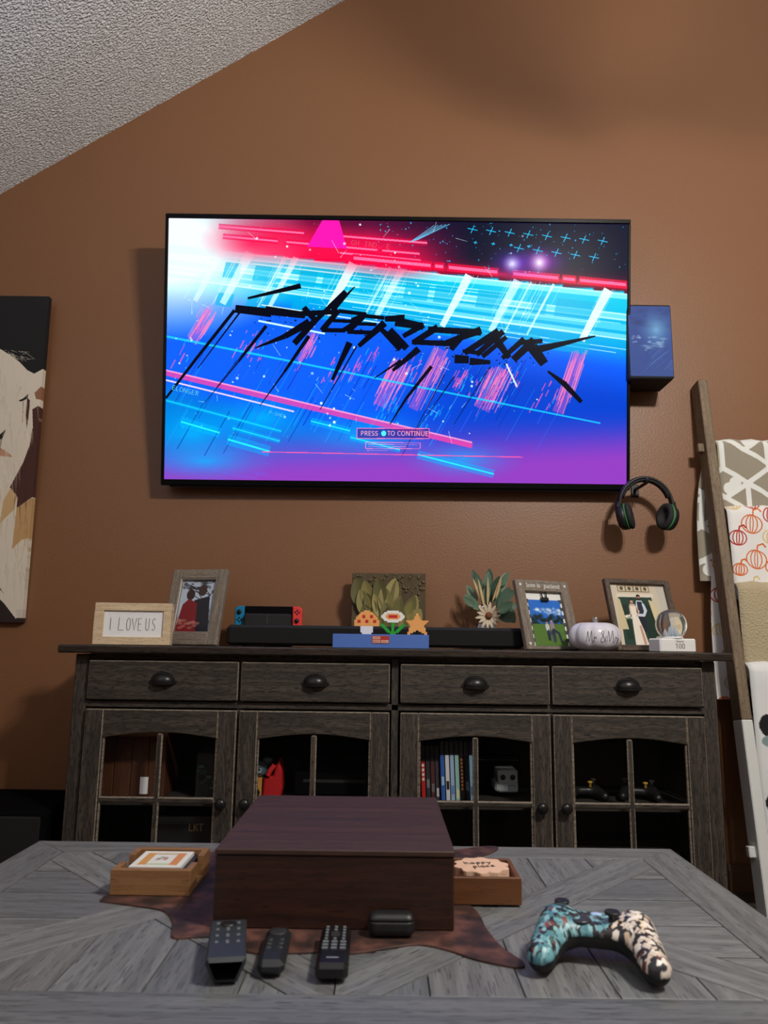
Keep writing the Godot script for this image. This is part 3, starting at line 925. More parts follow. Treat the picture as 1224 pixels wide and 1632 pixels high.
# ---------------------------------------------------------------- coffee table
const TY := 0.47
func coffee_table() -> void:
	var x0 := -0.641
	var x1 := 0.549
	var z0 := 1.343
	var z1 := 2.03
	var t := thing("coffee_table", "weathered grey coffee table with a crossed plank top", "coffee table", Vector3.ZERO)
	var s := ST()
	cbox(s, Vector3((x0 + x1) / 2, TY - 0.022, (z0 + z1) / 2), Vector3(x1 - x0 - 0.004, 0.02, z1 - z0 - 0.004), 0.002)
	var dark := wood(M.grey, false, 0.7, 0.9, Vector3.ZERO, rgb8(120, 120, 124))
	var top := part("tabletop", s, dark, t)
	var tints := []
	for c in [rgb8(224, 223, 218), rgb8(210, 210, 208), rgb8(234, 231, 224), rgb8(202, 202, 201), rgb8(220, 217, 210)]:
		tints.append(wood(M.grey, false, 0.5, 0.62, Vector3(rng.randf(), rng.randf(), rng.randf()), c, 0.06))
	var plank := func(poly: PackedVector2Array, ang: float):
		# poly is in (x, z); turn it so that the grain runs along the plank's own x
		var c := Vector2.ZERO
		for p in poly: c += p / poly.size()
		var loc := PackedVector2Array()
		for p in poly: loc.append((p - c).rotated(-ang) * Vector2(1, -1))
		var ps := ST()
		extrude(ps, loc, 0.012, Transform3D(Basis(Vector3.RIGHT, -PI / 2), Vector3.ZERO), 0.0005)
		var o := part("plank", ps, tints[rng.randi() % tints.size()], top)
		o.transform = Transform3D(Basis(Vector3.UP, -ang), Vector3(c.x, TY - 0.0122 + rng.randf() * 0.0005, c.y))
	var rect := func(a: float, b: float, c: float, d: float) -> PackedVector2Array:
		return PackedVector2Array([Vector2(a, c), Vector2(b, c), Vector2(b, d), Vector2(a, d)])
	var g := 0.0009
	var ix0 := x0 + 0.074
	var ix1 := 0.472
	var iz0 := z0 + 0.071
	var iz1 := 1.957
	plank.call(PackedVector2Array([Vector2(x0, z0), Vector2(x1, z0), Vector2(ix1, iz0 - g), Vector2(ix0, iz0 - g)]), 0.0)
	plank.call(PackedVector2Array([Vector2(x0, z1), Vector2(x1, z1), Vector2(x1, iz1 + g), Vector2(x0, iz1 + g)]), 0.0)
	plank.call(PackedVector2Array([Vector2(x1, z0 + 0.001), Vector2(x1, iz1 - g), Vector2(ix1 + g, iz1 - g), Vector2(ix1 + g, iz0)]), PI / 2)
	plank.call(PackedVector2Array([Vector2(x0, z0 + 0.001), Vector2(x0, iz1 - g), Vector2(ix0 - g, iz1 - g), Vector2(ix0 - g, iz0)]), PI / 2)
	var xm := (ix0 + ix1) / 2
	for half in 2:
		var a := ix0 if half == 0 else xm
		var b := xm if half == 0 else ix1
		a += g; b -= g
		var cell: PackedVector2Array = rect.call(a, b, iz0, iz1)
		var c := Vector2((a + b) / 2, (iz0 + iz1) / 2)
		# two crossing braces: one whole, the other in two pieces
		var bw := 0.036
		var d1 := Vector2(b - a, iz0 - iz1).normalized()
		var d2 := Vector2(b - a, iz1 - iz0).normalized()
		var band := func(d: Vector2, hw: float, f: float, t_: float) -> PackedVector2Array:
			var n := d.orthogonal() * hw
			return PackedVector2Array([c + d * f + n, c + d * t_ + n, c + d * t_ - n, c + d * f - n])
		var one: PackedVector2Array = band.call(d1, bw, -0.6, 0.6)
		for q in Geometry2D.intersect_polygons(one, cell): plank.call(q, d1.angle())
		var two: PackedVector2Array = band.call(d2, bw, -0.6, 0.6)
		for q in Geometry2D.intersect_polygons(two, cell):
			for w in Geometry2D.clip_polygons(q, band.call(d1, bw + 2 * g, -0.6, 0.6)): plank.call(w, d2.angle())
		# four triangles filled with strips: side ones run along x, near and far ones along z
		var fat1: PackedVector2Array = band.call(d1, bw + 2 * g, -0.7, 0.7)
		var fat2: PackedVector2Array = band.call(d2, bw + 2 * g, -0.7, 0.7)
		for k in 6:
			for dirn in 2:
				var strip: PackedVector2Array
				if dirn == 0: strip = rect.call(a, b, iz0 + 0.0115 + (k - 0.0) * 0.1045 - 0.001 - 0.1 + 0.104, iz0 + 0.0115 + k * 0.1045 + 0.1025) if k > 0 else rect.call(a, b, iz0, iz0 + 0.0125 + 0.1)
				else: strip = rect.call(a + k * 0.1035 + 0.0 + g, a + (k + 1) * 0.1035 - g, iz0, iz1)
				for q in Geometry2D.intersect_polygons(strip, cell):
					for q1 in Geometry2D.clip_polygons(q, fat1):
						for q2 in Geometry2D.clip_polygons(q1, fat2):
							var mid := Vector2.ZERO
							for p in q2: mid += p / q2.size()
							var side := absf(mid.x - c.x) / (b - a) > absf(mid.y - c.y) / (iz1 - iz0)
							if side == (dirn == 0) and q2.size() > 2: plank.call(q2, 0.0 if dirn == 0 else PI / 2)
	for z in [z0 + 0.05, z1 - 0.05]:
		s = ST()
		cbox(s, Vector3((x0 + x1) / 2, TY - 0.07, z), Vector3(x1 - x0 - 0.12, 0.075, 0.02), 0.002)
		part("apron", s, dark, t)
	for x in [x0 + 0.05, x1 - 0.05]:
		s = ST()
		cbox(s, Vector3(x, TY - 0.07, (z0 + z1) / 2), Vector3(0.02, 0.075, z1 - z0 - 0.12), 0.002)
		part("apron", s, dark, t)
	for x in [x0 + 0.055, x1 - 0.055]:
		for z in [z0 + 0.055, z1 - 0.055]:
			s = ST()
			cbox(s, Vector3(x, (TY - 0.032) / 2, z), Vector3(0.075, TY - 0.032, 0.075), 0.004)
			part("leg", s, dark, t)

# ---------------------------------------------------------------- cow canvas at the left
func cow_canvas() -> void:
	var w := 0.8
	var h := 1.275
	var k := 640.0      # texels to the metre
	var p := Pic.new(int(w * k), int(h * k), rgb8(12, 13, 16))
	# Z: a point read off the picture's visible right strip
	var Z := func(x: float, y: float) -> Vector2:
		var px: float = x * 0.282
		var py: float = 540 + y * 0.282
		var edge: float = 77 - (py - 478) * 0.0625
		return Vector2(p.w - 2 - (edge - px) / 426.0 * k * (1.0 + (py - 478) * 0.0001), (py - 478) / 514.0 * p.h)
	var zs := func(a: Array) -> Array:
		var o := []
		for i in range(0, a.size(), 2): o.append(Z.call(a[i], a[i + 1]))
		return o
	# the face is about the same on both sides of its middle, which lies left of the photo's edge
	var both := func(a: Array, c: Color):
		p.poly(zs.call(a), c)
		var m := []
		for i in range(0, a.size(), 2): m.append(Z.call(-330 - a[i], a[i + 1]))
		p.poly(m, c)
	var cream := rgb8(226, 216, 200)
	p.poly(zs.call([-1500, 420, -900, 330, -600, 200, -300, 90, 0, 95, 60, 130, 110, 165, 160, 215, 200, 235, 265, 198, 292, 250, 280, 330, 275, 400, 268, 440, 250, 690, 232, 960, 195, 1545, 130, 1585, 70, 1510, 0, 1440, -120, 1500, -500, 1560, -900, 1400]), cream)
	both.call([195, 440, 225, 420, 268, 440, 262, 560, 252, 640, 246, 800, 232, 945, 212, 925, 120, 992, 125, 930, 78, 880, 150, 740, 185, 640, 200, 540], rgb8(74, 40, 34))
	both.call([163, 372, 180, 390, 174, 480, 165, 545, 158, 470], rgb8(72, 40, 34))
	both.call([205, 345, 240, 310, 276, 300, 266, 388, 215, 380], rgb8(150, 104, 78))
	both.call([112, 392, 140, 378, 168, 352, 164, 380, 130, 396], rgb8(30, 24, 24))
	both.call([85, 880, 120, 930, 105, 1000, 60, 1045, 28, 1080, 46, 950], rgb8(206, 172, 124))
	both.call([120, 990, 212, 930, 228, 968, 208, 1150, 150, 1165, 100, 1215, 108, 1120], rgb8(196, 158, 108))
	both.call([-60, 640, 0, 596, 46, 556, 30, 604, 0, 622, -40, 660], rgb8(36, 30, 30))
	both.call([-40, 690, 20, 660, 70, 690, 90, 710, 20, 705, -20, 720], rgb8(196, 150, 120))
	both.call([-30, 890, 18, 890, 28, 935, 0, 960, -30, 930], rgb8(168, 106, 70))
	both.call([-30, 1100, 10, 1110, 18, 1160, -10, 1210], rgb8(170, 116, 78))
	both.call([0, 1370, 40, 1420, 60, 1450, 20, 1410, -10, 1390], rgb8(50, 40, 38))
	p.poly(zs.call([-900, 1410, -120, 1505, 0, 1445, 70, 1515, 128, 1585, 195, 1548, 190, 1640, -900, 1640]), rgb8(40, 26, 24))
	both.call([130, 1540, 180, 1530, 172, 1582, 136, 1580], rgb8(214, 204, 190))
	# brush strokes of the coat
	var r := RandomNumberGenerator.new()
	r.seed = 5
	for i in 900:
		var x := r.randf_range(-900, 235)
		var y := r.randf_range(130, 1430)
		var q: Vector2 = Z.call(x, y)
		if q.x < 0 or q.x >= p.w or q.y < 0 or q.y >= p.h: continue
		var c := p.im.get_pixelv(Vector2i(q))
		if c.r < 0.1: continue
		var t := r.randf_range(-0.16, 0.07)
		p.line(q, q + Vector2(r.randf_range(-8, 14), r.randf_range(20, 70)), r.randf_range(1.5, 5), Color(c.r + t, c.g + t * 1.08, c.b + t * 1.25, 0.38), 0.8)
	for i in 26:
		var q: Vector2 = Z.call(r.randf_range(-20, 160), 100 + r.randf() * 60)
		p.line(q, q + Vector2(r.randf_range(6, 26), r.randf_range(-4, 20)), 2.0, Color(cream, 0.7), 0.8)
	var o := thing("cow_painting", "tall canvas painting of a cream and brown cow on black", "painting", Vector3(-1.735, 0.905, 0.016), Basis(Vector3.RIGHT, deg_to_rad(1.4)))
	var s := ST()
	uvbox(s, Vector3(0, h / 2, 0.001), Vector3(w, h, 0.026))
	var cm := tmat(p.tex(), 0.75)
	cm.texture_repeat = false
	part("canvas_wrap", s, cm, o)
	s = ST()
	cbox(s, Vector3(0, h / 2, -0.0145), Vector3(w - 0.004, h - 0.004, 0.004), 0.001)
	part("stretcher_frame", s, mat(rgb8(20, 19, 20), 0.8), o)

# ---------------------------------------------------------------- printed box on the wall, headset, subwoofer
func wall_box() -> void:
	var o := thing("wall_box", "black wall-mounted box with a blue cloudy sky print on its front", "console", Vector3(0.994, 1.832, 0.0))
	var w := 0.168
	var h := 0.294
	var s := ST()
	cbox(s, Vector3(0, h / 2, 0.095), Vector3(w, h, 0.15), 0.004)
	part("case", s, M.matte, o)
	s = ST()
	cbox(s, Vector3(0, h / 2, 0.011), Vector3(0.12, 0.22, 0.022), 0.002)
	part("wall_plate", s, M.matte, o)
	var r := RandomNumberGenerator.new()
	r.seed = 9
	var p := Pic.new(256, 448, rgb8(40, 70, 142))
	for i in 70:
		var y := r.randf() * 448
		var c := rgb8(24, 44, 108) if y < 150 else rgb8(36, 66, 150)
		p.glow(Vector2(r.randf() * 256, y), r.randf_range(30, 80), r.randf_range(14, 36), Color(c, 0.5))
	p.glow(Vector2(165, 150), 130, 150, Color(0.5, 0.78, 0.92, 0.75))
	for i in 18:
		p.glow(Vector2(150 + r.randf_range(-70, 60), 225 + r.randf_range(-30, 60)), r.randf_range(16, 46), r.randf_range(8, 18), Color(0.72, 0.88, 0.95, 0.5))
	for i in 22:
		var a := Vector2(60 + r.randf() * 190, 300 + r.randf() * 120)
		p.line(a, a + Vector2(70, -60) * r.randf_range(0.4, 1.3), r.randf_range(2, 9), Color(0.42, 0.6, 0.9, 0.16))
	for i in 8:
		p.glow(Vector2(20 + r.randf() * 50, 190 + r.randf() * 50), 16, 9, Color(0.85, 0.9, 0.98, 0.6))
	s = ST()
	uvbox(s, Vector3(0, h / 2, 0.1712), Vector3(w - 0.008, h - 0.016, 0.0014))
	part("printed_panel", s, tmat(p.tex(), 0.7), o)

func headset() -> void:
	var o := thing("headset", "black over-ear headset with green rings hung under the television corner", "headphones", Vector3(0.967, 1.258, 0.112))
	var band := []
	var inner := []
	for i in 25:
		var a := PI * (i / 24.0) * 1.16 - PI * 0.08
		band.append(Vector3(-cos(a) * 0.098, 0.098 + sin(a) * 0.108, 0))
		if i > 3 and i < 21: inner.append(Vector3(-cos(a) * 0.09, 0.098 + sin(a) * 0.099, 0))
	var s := ST(true)
	tube(s, band, 0.0075, 10, true, 2.2)
	part("headband", s, M.black, o)
	s = ST(true)
	tube(s, inner, 0.0065, 10, true, 2.4)
	part("headband_pad", s, M.matte, o)
	var green := mat(rgb8(52, 120, 62), 0.5)
	for g in [-1.0, 1.0]:
		# each cup is turned a little and tapers inwards at the bottom
		var cup := Node3D.new()
		cup.name = numbered("ear_cup", o)
		o.add_child(cup)
		cup.transform = Transform3D(Basis(Vector3.BACK, g * -0.2) * Basis(Vector3.UP, g * 0.45), Vector3(g * 0.076, 0.058, 0.008))
		var ax := Basis(Vector3.BACK, -g * PI / 2)      # lathe axis out from the ear
		s = ST(true)
		lathe(s, [Vector2(0, 0.034), Vector2(0.026, 0.032), Vector2(0.037, 0.022), Vector2(0.04, 0.008), Vector2(0.038, 0), Vector2(0, 0)], 28, Transform3D(ax * Basis.from_scale(Vector3(1.22, 1, 0.95)), Vector3.ZERO))
		part("shell", s, M.black, cup)
		s = ST(true)
		lathe(s, [Vector2(0, 0), Vector2(0.0405, 0), Vector2(0.0415, -0.002), Vector2(0.0405, -0.004), Vector2(0, -0.004)], 28, Transform3D(ax * Basis.from_scale(Vector3(1.22, 1, 0.95)), Vector3.ZERO))
		part("ring", s, green, cup)
		s = ST(true)
		lathe(s, [Vector2(0.018, -0.004), Vector2(0.036, -0.004), Vector2(0.0415, -0.011), Vector2(0.039, -0.02), Vector2(0.03, -0.024), Vector2(0.022, -0.02), Vector2(0.018, -0.01), Vector2(0, -0.008)], 28, Transform3D(ax * Basis.from_scale(Vector3(1.22, 1, 0.95)), Vector3.ZERO))
		part("ear_cushion", s, M.matte, cup)
		s = ST(true)
		tube(s, [Vector3(g * 0.102, 0.115, 0), Vector3(g * 0.106, 0.085, 0), Vector3(g * 0.1, 0.058, 0.003)], 0.0085, 8, true, 1.5)
		part("yoke", s, M.black, o)
	var hk := thing("wall_hook", "black wall hook holding up the headset", "hook", Vector3(0.967, 1.438, 0.0))
	s = ST(true)
	tube(s, [Vector3(0, 0.004, 0.002), Vector3(0, 0.003, 0.06), Vector3(0, 0.004, 0.135), Vector3(0, 0.02, 0.145)], 0.006, 8)
	part("arm", s, M.black, hk)
	s = ST()
	cbox(s, Vector3(0, 0.0, 0.003), Vector3(0.03, 0.05, 0.006), 0.002)
	part("plate", s, M.black, hk)

func subwoofer() -> void:
	var o := thing("subwoofer", "black box speaker on the floor left of the sideboard", "speaker", Vector3(-1.24, 0, 0.22))
	var s := ST()
	cbox(s, Vector3(0, 0.165, 0), Vector3(0.42, 0.31, 0.36), 0.012)
	var soot := mat(rgb8(12, 12, 13), 0.9)
	soot.metallic_specular = 0.1
	part("cabinet", s, soot, o)
	s = ST()
	cbox(s, Vector3(0, 0.165, 0.182), Vector3(0.39, 0.28, 0.012), 0.004)
	part("grille", s, mat(rgb8(15, 15, 16), 0.95), o)
	s = ST()
	for x in [-0.17, 0.17]:
		for z in [-0.14, 0.14]:
			cbox(s, Vector3(x, 0.006, z), Vector3(0.03, 0.012, 0.03), 0.002)
	part("feet", s, M.black, o)

# ---------------------------------------------------------------- ladder with blankets
func rail_z(y: float) -> float:      # middle of the rail at a height
	return 0.045 + 0.262 * (1.86 - y) / 1.86

func ladder_and_blankets() -> void:
	var o := thing("blanket_ladder", "wooden blanket ladder with white dipped feet leaning on the wall", "ladder", Vector3.ZERO)
	var lean := atan(0.262 / 1.86)
	var upper := wood(M.rail, true, 0.7, 0.5)
	var wht := mat(rgb8(214, 216, 214), 0.55)
	var tilt := Basis(Vector3.RIGHT, -lean)
	for x in [1.222, 1.79]:
		var s := ST()
		var a := Vector3(x, 1.86, rail_z(1.86))
		var b := Vector3(x, 0.605, rail_z(0.605))
		var f := Vector3(x, 0.006, rail_z(0.006))
		cbox(s, (a + b) / 2, Vector3(0.036, a.distance_to(b), 0.07), 0.003, tilt)
		var r := part("rail", s, upper, o)
		s = ST()
		cbox(s, (b + f) / 2, Vector3(0.037, b.distance_to(f), 0.071), 0.003, tilt)
		part("white_foot", s, wht, r)
	var rungs := [1.588, 1.325, 1.045, 0.765, 0.485, 0.2]
	for y in rungs:
		var s := ST()
		var long: float = 0.645 if y > 1.5 or y < 0.3 else 0.57      # only the top and bottom rungs run through the rails
		cbox(s, Vector3(1.506, y, rail_z(y)), Vector3(long, 0.034, 0.024), 0.003, tilt)
		part("rung", s, upper if y > 0.6 else wht, o)
	# cloths: [rung, length in front, length behind, label, picture, how far it stands off]
	var c1 := Pic.new(512, 512, rgb8(146, 138, 122))
	var L := func(x: float, y: float) -> Vector2:   # photo pixels from the blanket's upper left corner
		return Vector2((x - 1124) * 1.65 - 36, (y - 699) * 1.65)
	for dx in range(-1, 5):
		for dy in range(-2, 4):
			var f := Vector2((dx * 72 + (dy & 1) * 36) * 1.65, dy * 80 * 1.65)
			if (dx + dy) % 3 == 0:
				c1.poly([L.call(1152, 700) + f, L.call(1122, 722) + f, L.call(1122, 776) + f, L.call(1152, 756) + f], rgb8(172, 164, 138))
			for q in [[1152, 702, 1152, 756], [1152, 756, 1224, 806], [1152, 702, 1224, 748], [1152, 756, 1118, 780], [1152, 702, 1118, 724]]:
				c1.line(L.call(q[0], q[1]) + f, L.call(q[2], q[3]) + f, 13, rgb8(222, 224, 220))
			c1.ell(L.call(1205, 700) + f, 15, 15, rgb8(220, 222, 218)); c1.ell(L.call(1160, 790) + f, 17, 17, rgb8(220, 222, 218))
	var c2 := Pic.new(512, 512, rgb8(226, 224, 222))
	var pcol := [rgb8(208, 104, 48), rgb8(170, 46, 40), rgb8(212, 186, 124)]
	for q in [[30, 18, 2, 46], [100, 10, 1, 52], [84, 98, 0, 62], [160, 66, 1, 50], [152, 146, 2, 50], [28, 150, 1, 50], [88, 230, 0, 62], [150, 258, 0, 48], [196, 206, 1, 50], [24, 268, 0, 40], [215, 20, 0, 54], [230, 110, 2, 50], [260, 200, 0, 58], [250, 290, 1, 50], [310, 60, 1, 54], [330, 150, 0, 56], [330, 250, 2, 52], [400, 40, 2, 54], [410, 130, 1, 50], [400, 220, 0, 58], [410, 310, 1, 50], [480, 80, 0, 50], [480, 180, 2, 50], [470, 270, 1, 50], [60, 340, 2, 50], [140, 350, 1, 54], [230, 380, 0, 56], [330, 370, 2, 52], [440, 400, 0, 56], [60, 440, 1, 50], [160, 450, 0, 54], [280, 470, 1, 50], [380, 480, 2, 50]]:
		var c := Vector2(q[0], q[1])
		var col: Color = pcol[q[2]]
		var rr: float = q[3]
		for m in [1.0, 0.58, 0.16]:
			var ring := []
			for i in 18:
				ring.append(c + Vector2(cos(TAU * i / 18) * rr * 0.62 * m, sin(TAU * i / 18) * rr * 0.56).rotated(0.12))
			c2.path(ring, 4.0, col, true)
		c2.path([c + Vector2(0.12, -0.55) * rr, c + Vector2(0.2, -0.85) * rr, c + Vector2(0.5, -0.95) * rr, c + Vector2(0.62, -0.75) * rr], 5.5, col)
	var c4 := Pic.new(256, 256, rgb8(222, 224, 224))
	for q in 15:
		var c := Vector2(13 + (q % 3) * 46 + (23 if (q / 3) % 2 else 0), 66 + (q / 3) * 34)
		c4.ell(c, 9, 10, rgb8(16, 16, 18))
		if q % 2 == 0: c4.ell(c + Vector2(2, 14), 10, 6, rgb8(128, 150, 152))
	var m1 := tmat(c1.tex(), 0.9)
	var m2 := tmat(c2.tex(), 0.9)
	var m3 := mat(rgb8(176, 162, 132), 0.95)
	var m4 := tmat(c4.tex(), 0.95)
	for m in [m1, m2, m4]:
		m.rim_enabled = true; m.rim = 0.4; m.texture_repeat = true
	var knit := noise_tex(0.06, 14, true, 256, 1)
	bumpy(m3, knit, 0.3, Vector3.ONE * 9.0)
	blanket("blanket", "grey beige throw with white crossing lines over the top ladder rung", rungs[0], 0.30, 0.5, m1, 0.0, 1.175, 0.014, 0.72)
	blanket("blanket", "white throw printed with orange and red pumpkin outlines on the ladder", rungs[1], 0.31, 0.66, m2, 0.008, 1.195, 0.016, 0.5)
	blanket("blanket", "plain beige waffle knit throw hung below the pumpkin throw", rungs[2], 0.31, 0.25, m3, 0.012, 1.245, 0.016)
	blanket("blanket", "white plush throw with black round spots on the lower ladder rungs", rungs[3], 0.62, 0.3, m4, 0.014, 1.247, 0.02)

func blanket(called: String, label: String, y: float, front: float, back: float, m: Material, off: float, back_x: float, thick: float, tile := 0.92) -> void:
	var z := rail_z(y)
	var x0 := 1.2435
	var x1 := 1.768
	var prof := []          # (z, y, run along the cloth)
	var top := y + 0.021 + thick * 0.5
	var run := 0.0
	for i in 13: prof.append(Vector2(z - 0.02 - thick * 0.3 - 0.012 * sin(i / 12.0 * PI), y - back + back * i / 12.0))
	for i in range(1, 10):
		var a := PI - PI * i / 10
		prof.append(Vector2(z + cos(a) * (0.026 + thick * 0.5 + off), y + sin(a) * (top - y)))
	for i in 15: prof.append(Vector2(z + 0.026 + thick * 0.5 + off + 0.02 * i / 14.0, y - front * i / 14.0))
	var lens := [0.0]
	for i in range(1, prof.size()):
		run += prof[i].distance_to(prof[i - 1])
		lens.append(run)
	var zero: float = lens[17]
	var nu := 26
	var pt := func(i: int, j: int, o: float) -> Vector3:
		var u := float(i) / nu
		var p: Vector2 = prof[j]
		var q: Vector2 = prof[mini(j + 1, prof.size() - 1)] - prof[maxi(j - 1, 0)]
		var n := Vector2(-q.y, q.x).normalized() * -1.0
		if j < 12: n = Vector2(-1, 0)
		var wave := 0.004 * sin(u * 17.0 + p.y * 9.0) * clampf(absf(p.y - y) * 9.0, 0.0, 1.0) + 0.003 * sin(u * 41.0)
		var edge := minf(1.0, minf(u, 1.0 - u) * 26.0) * 0.75 + 0.25      # rolled hems
		var xa := lerpf(back_x, x0, clampf(float(j) / 13.0, 0.0, 1.0) ** 3)
		p += n * (o * edge * thick * 0.5 + wave)
		return Vector3(lerpf(xa, x1, u) , p.y, maxf(p.x, 0.006))
	var s := ST(true)
	for sd in [1.0, -1.0]:
		for i in nu:
			for j in prof.size() - 1:
				var idx := [[0, 0], [1, 0], [1, 1], [0, 1]]
				var order := [0, 1, 2, 0, 2, 3] if sd > 0 else [0, 2, 1, 0, 3, 2]
				for k in order:
					var c: Array = idx[k]
					s.set_uv(Vector2((float(i + c[0]) / nu) * (x1 - x0) / tile, (lens[j + c[1]] - zero) / tile))
					s.add_vertex(pt.call(i + c[0], j + c[1], sd))
	for i in [0, nu]:
		for j in prof.size() - 1:
			for q in [[0, -1.0], [0, 1.0], [1, 1.0], [0, -1.0], [1, 1.0], [1, -1.0]]:
				s.set_uv(Vector2(float(i) / nu * (x1 - x0) / tile, (lens[j + q[0]] - zero) / tile))
				s.add_vertex(pt.call(i, j + q[0], q[1]))
	for j in [0, prof.size() - 1]:
		for i in nu:
			for q in [[0, -1.0], [0, 1.0], [1, 1.0], [0, -1.0], [1, 1.0], [1, -1.0]]:
				s.set_uv(Vector2(float(i + q[0]) / nu * (x1 - x0) / tile, (lens[j] - zero) / tile))
				s.add_vertex(pt.call(i + q[0], j, q[1]))
	var o := part(called, s, m)
	tag(o, label, "blanket", "blankets on the ladder")

# ---------------------------------------------------------------- things on the sideboard
const SY := 0.829

# picture frame that leans back on an easel leg; returns the thing, its parts lie in the leaned plane
func frame(label: String, cx: float, z: float, w: float, h: float, yaw: float, lean: float, border: Array, fm: Array, depth := 0.018) -> Node3D:
	var bs := Basis(Vector3.UP, deg_to_rad(yaw)) * Basis(Vector3.RIGHT, deg_to_rad(-lean))
	var o := thing("picture_frame", label, "picture frame", Vector3(cx, SY + 0.001, z), bs, "framed photographs on the sideboard")
	var l: float = border[0]
	var r: float = border[1]
	var t: float = border[2]
	var b: float = border[3]
	var s: SurfaceTool
	for q in [[l, -w / 2 + l / 2], [r, w / 2 - r / 2]]:
		s = ST()
		cbox(s, Vector3(q[1], h / 2, 0), Vector3(q[0], h, depth), 0.0025)
		part("frame_stile", s, fm[1], o)
	for q in [[t, h - t / 2], [b, b / 2]]:
		s = ST()
		cbox(s, Vector3((l - r) / 2, q[1], -0.0002), Vector3(w - l - r, q[0], depth), 0.0025)
		part("frame_rail", s, fm[0], o)
	s = ST()
	cbox(s, Vector3(0, h / 2, -depth / 2 - 0.001), Vector3(w - 0.02, h - 0.02, 0.003), 0.0005)
	part("backing_board", s, M.matte, o)
	s = ST()
	var d := 0.1
	var a := Vector3(0, h * 0.62, -depth / 2 - 0.003)
	var e := Vector3(0, d * sin(deg_to_rad(lean)) + 0.002, -d * cos(deg_to_rad(lean)))
	var up := (a - e).normalized()
	cbox(s, (a + e) / 2, Vector3(0.04, a.distance_to(e), 0.003), 0.0005, Basis(Vector3.RIGHT, up, Vector3.RIGHT.cross(up)))
	part("easel_leg", s, M.matte, o)
	return o

func stroke(s: SurfaceTool, pts: Array, f: Callable, r: float) -> void:
	var q := []
	for p in pts: q.append(f.call(p))
	tube(s, q, r, 5)

func curve(pts: Array, n := 6) -> Array:      # smooth line through the points
	var out := []
	for i in pts.size() - 1:
		var a: Vector2 = pts[maxi(i - 1, 0)]
		var d: Vector2 = pts[mini(i + 2, pts.size() - 1)]
		for k in n: out.append(pts[i].cubic_interpolate(pts[i + 1], a, d, float(k) / n))
	out.append(pts[-1])
	return out

func person(p: Pic, at: Vector2, k: float, top: Color, legs: Color, hair: Color) -> void:   # a small printed figure, head at `at`
	var skin := rgb8(196, 150, 124)
	p.poly([at + Vector2(-9, 9) * k, at + Vector2(9, 9) * k, at + Vector2(13, 22) * k, at + Vector2(10, 48) * k, at + Vector2(-10, 48) * k, at + Vector2(-13, 22) * k], top)
	p.poly([at + Vector2(-10, 46) * k, at + Vector2(10, 46) * k, at + Vector2(9, 100) * k, at + Vector2(-9, 100) * k], legs)
	p.ell(at, 6 * k, 7.5 * k, skin)
	p.poly([at + Vector2(-7, 1) * k, at + Vector2(-6, -7) * k, at + Vector2(0, -10) * k, at + Vector2(6, -7) * k, at + Vector2(7, -1) * k, at + Vector2(0, -4) * k], hair)

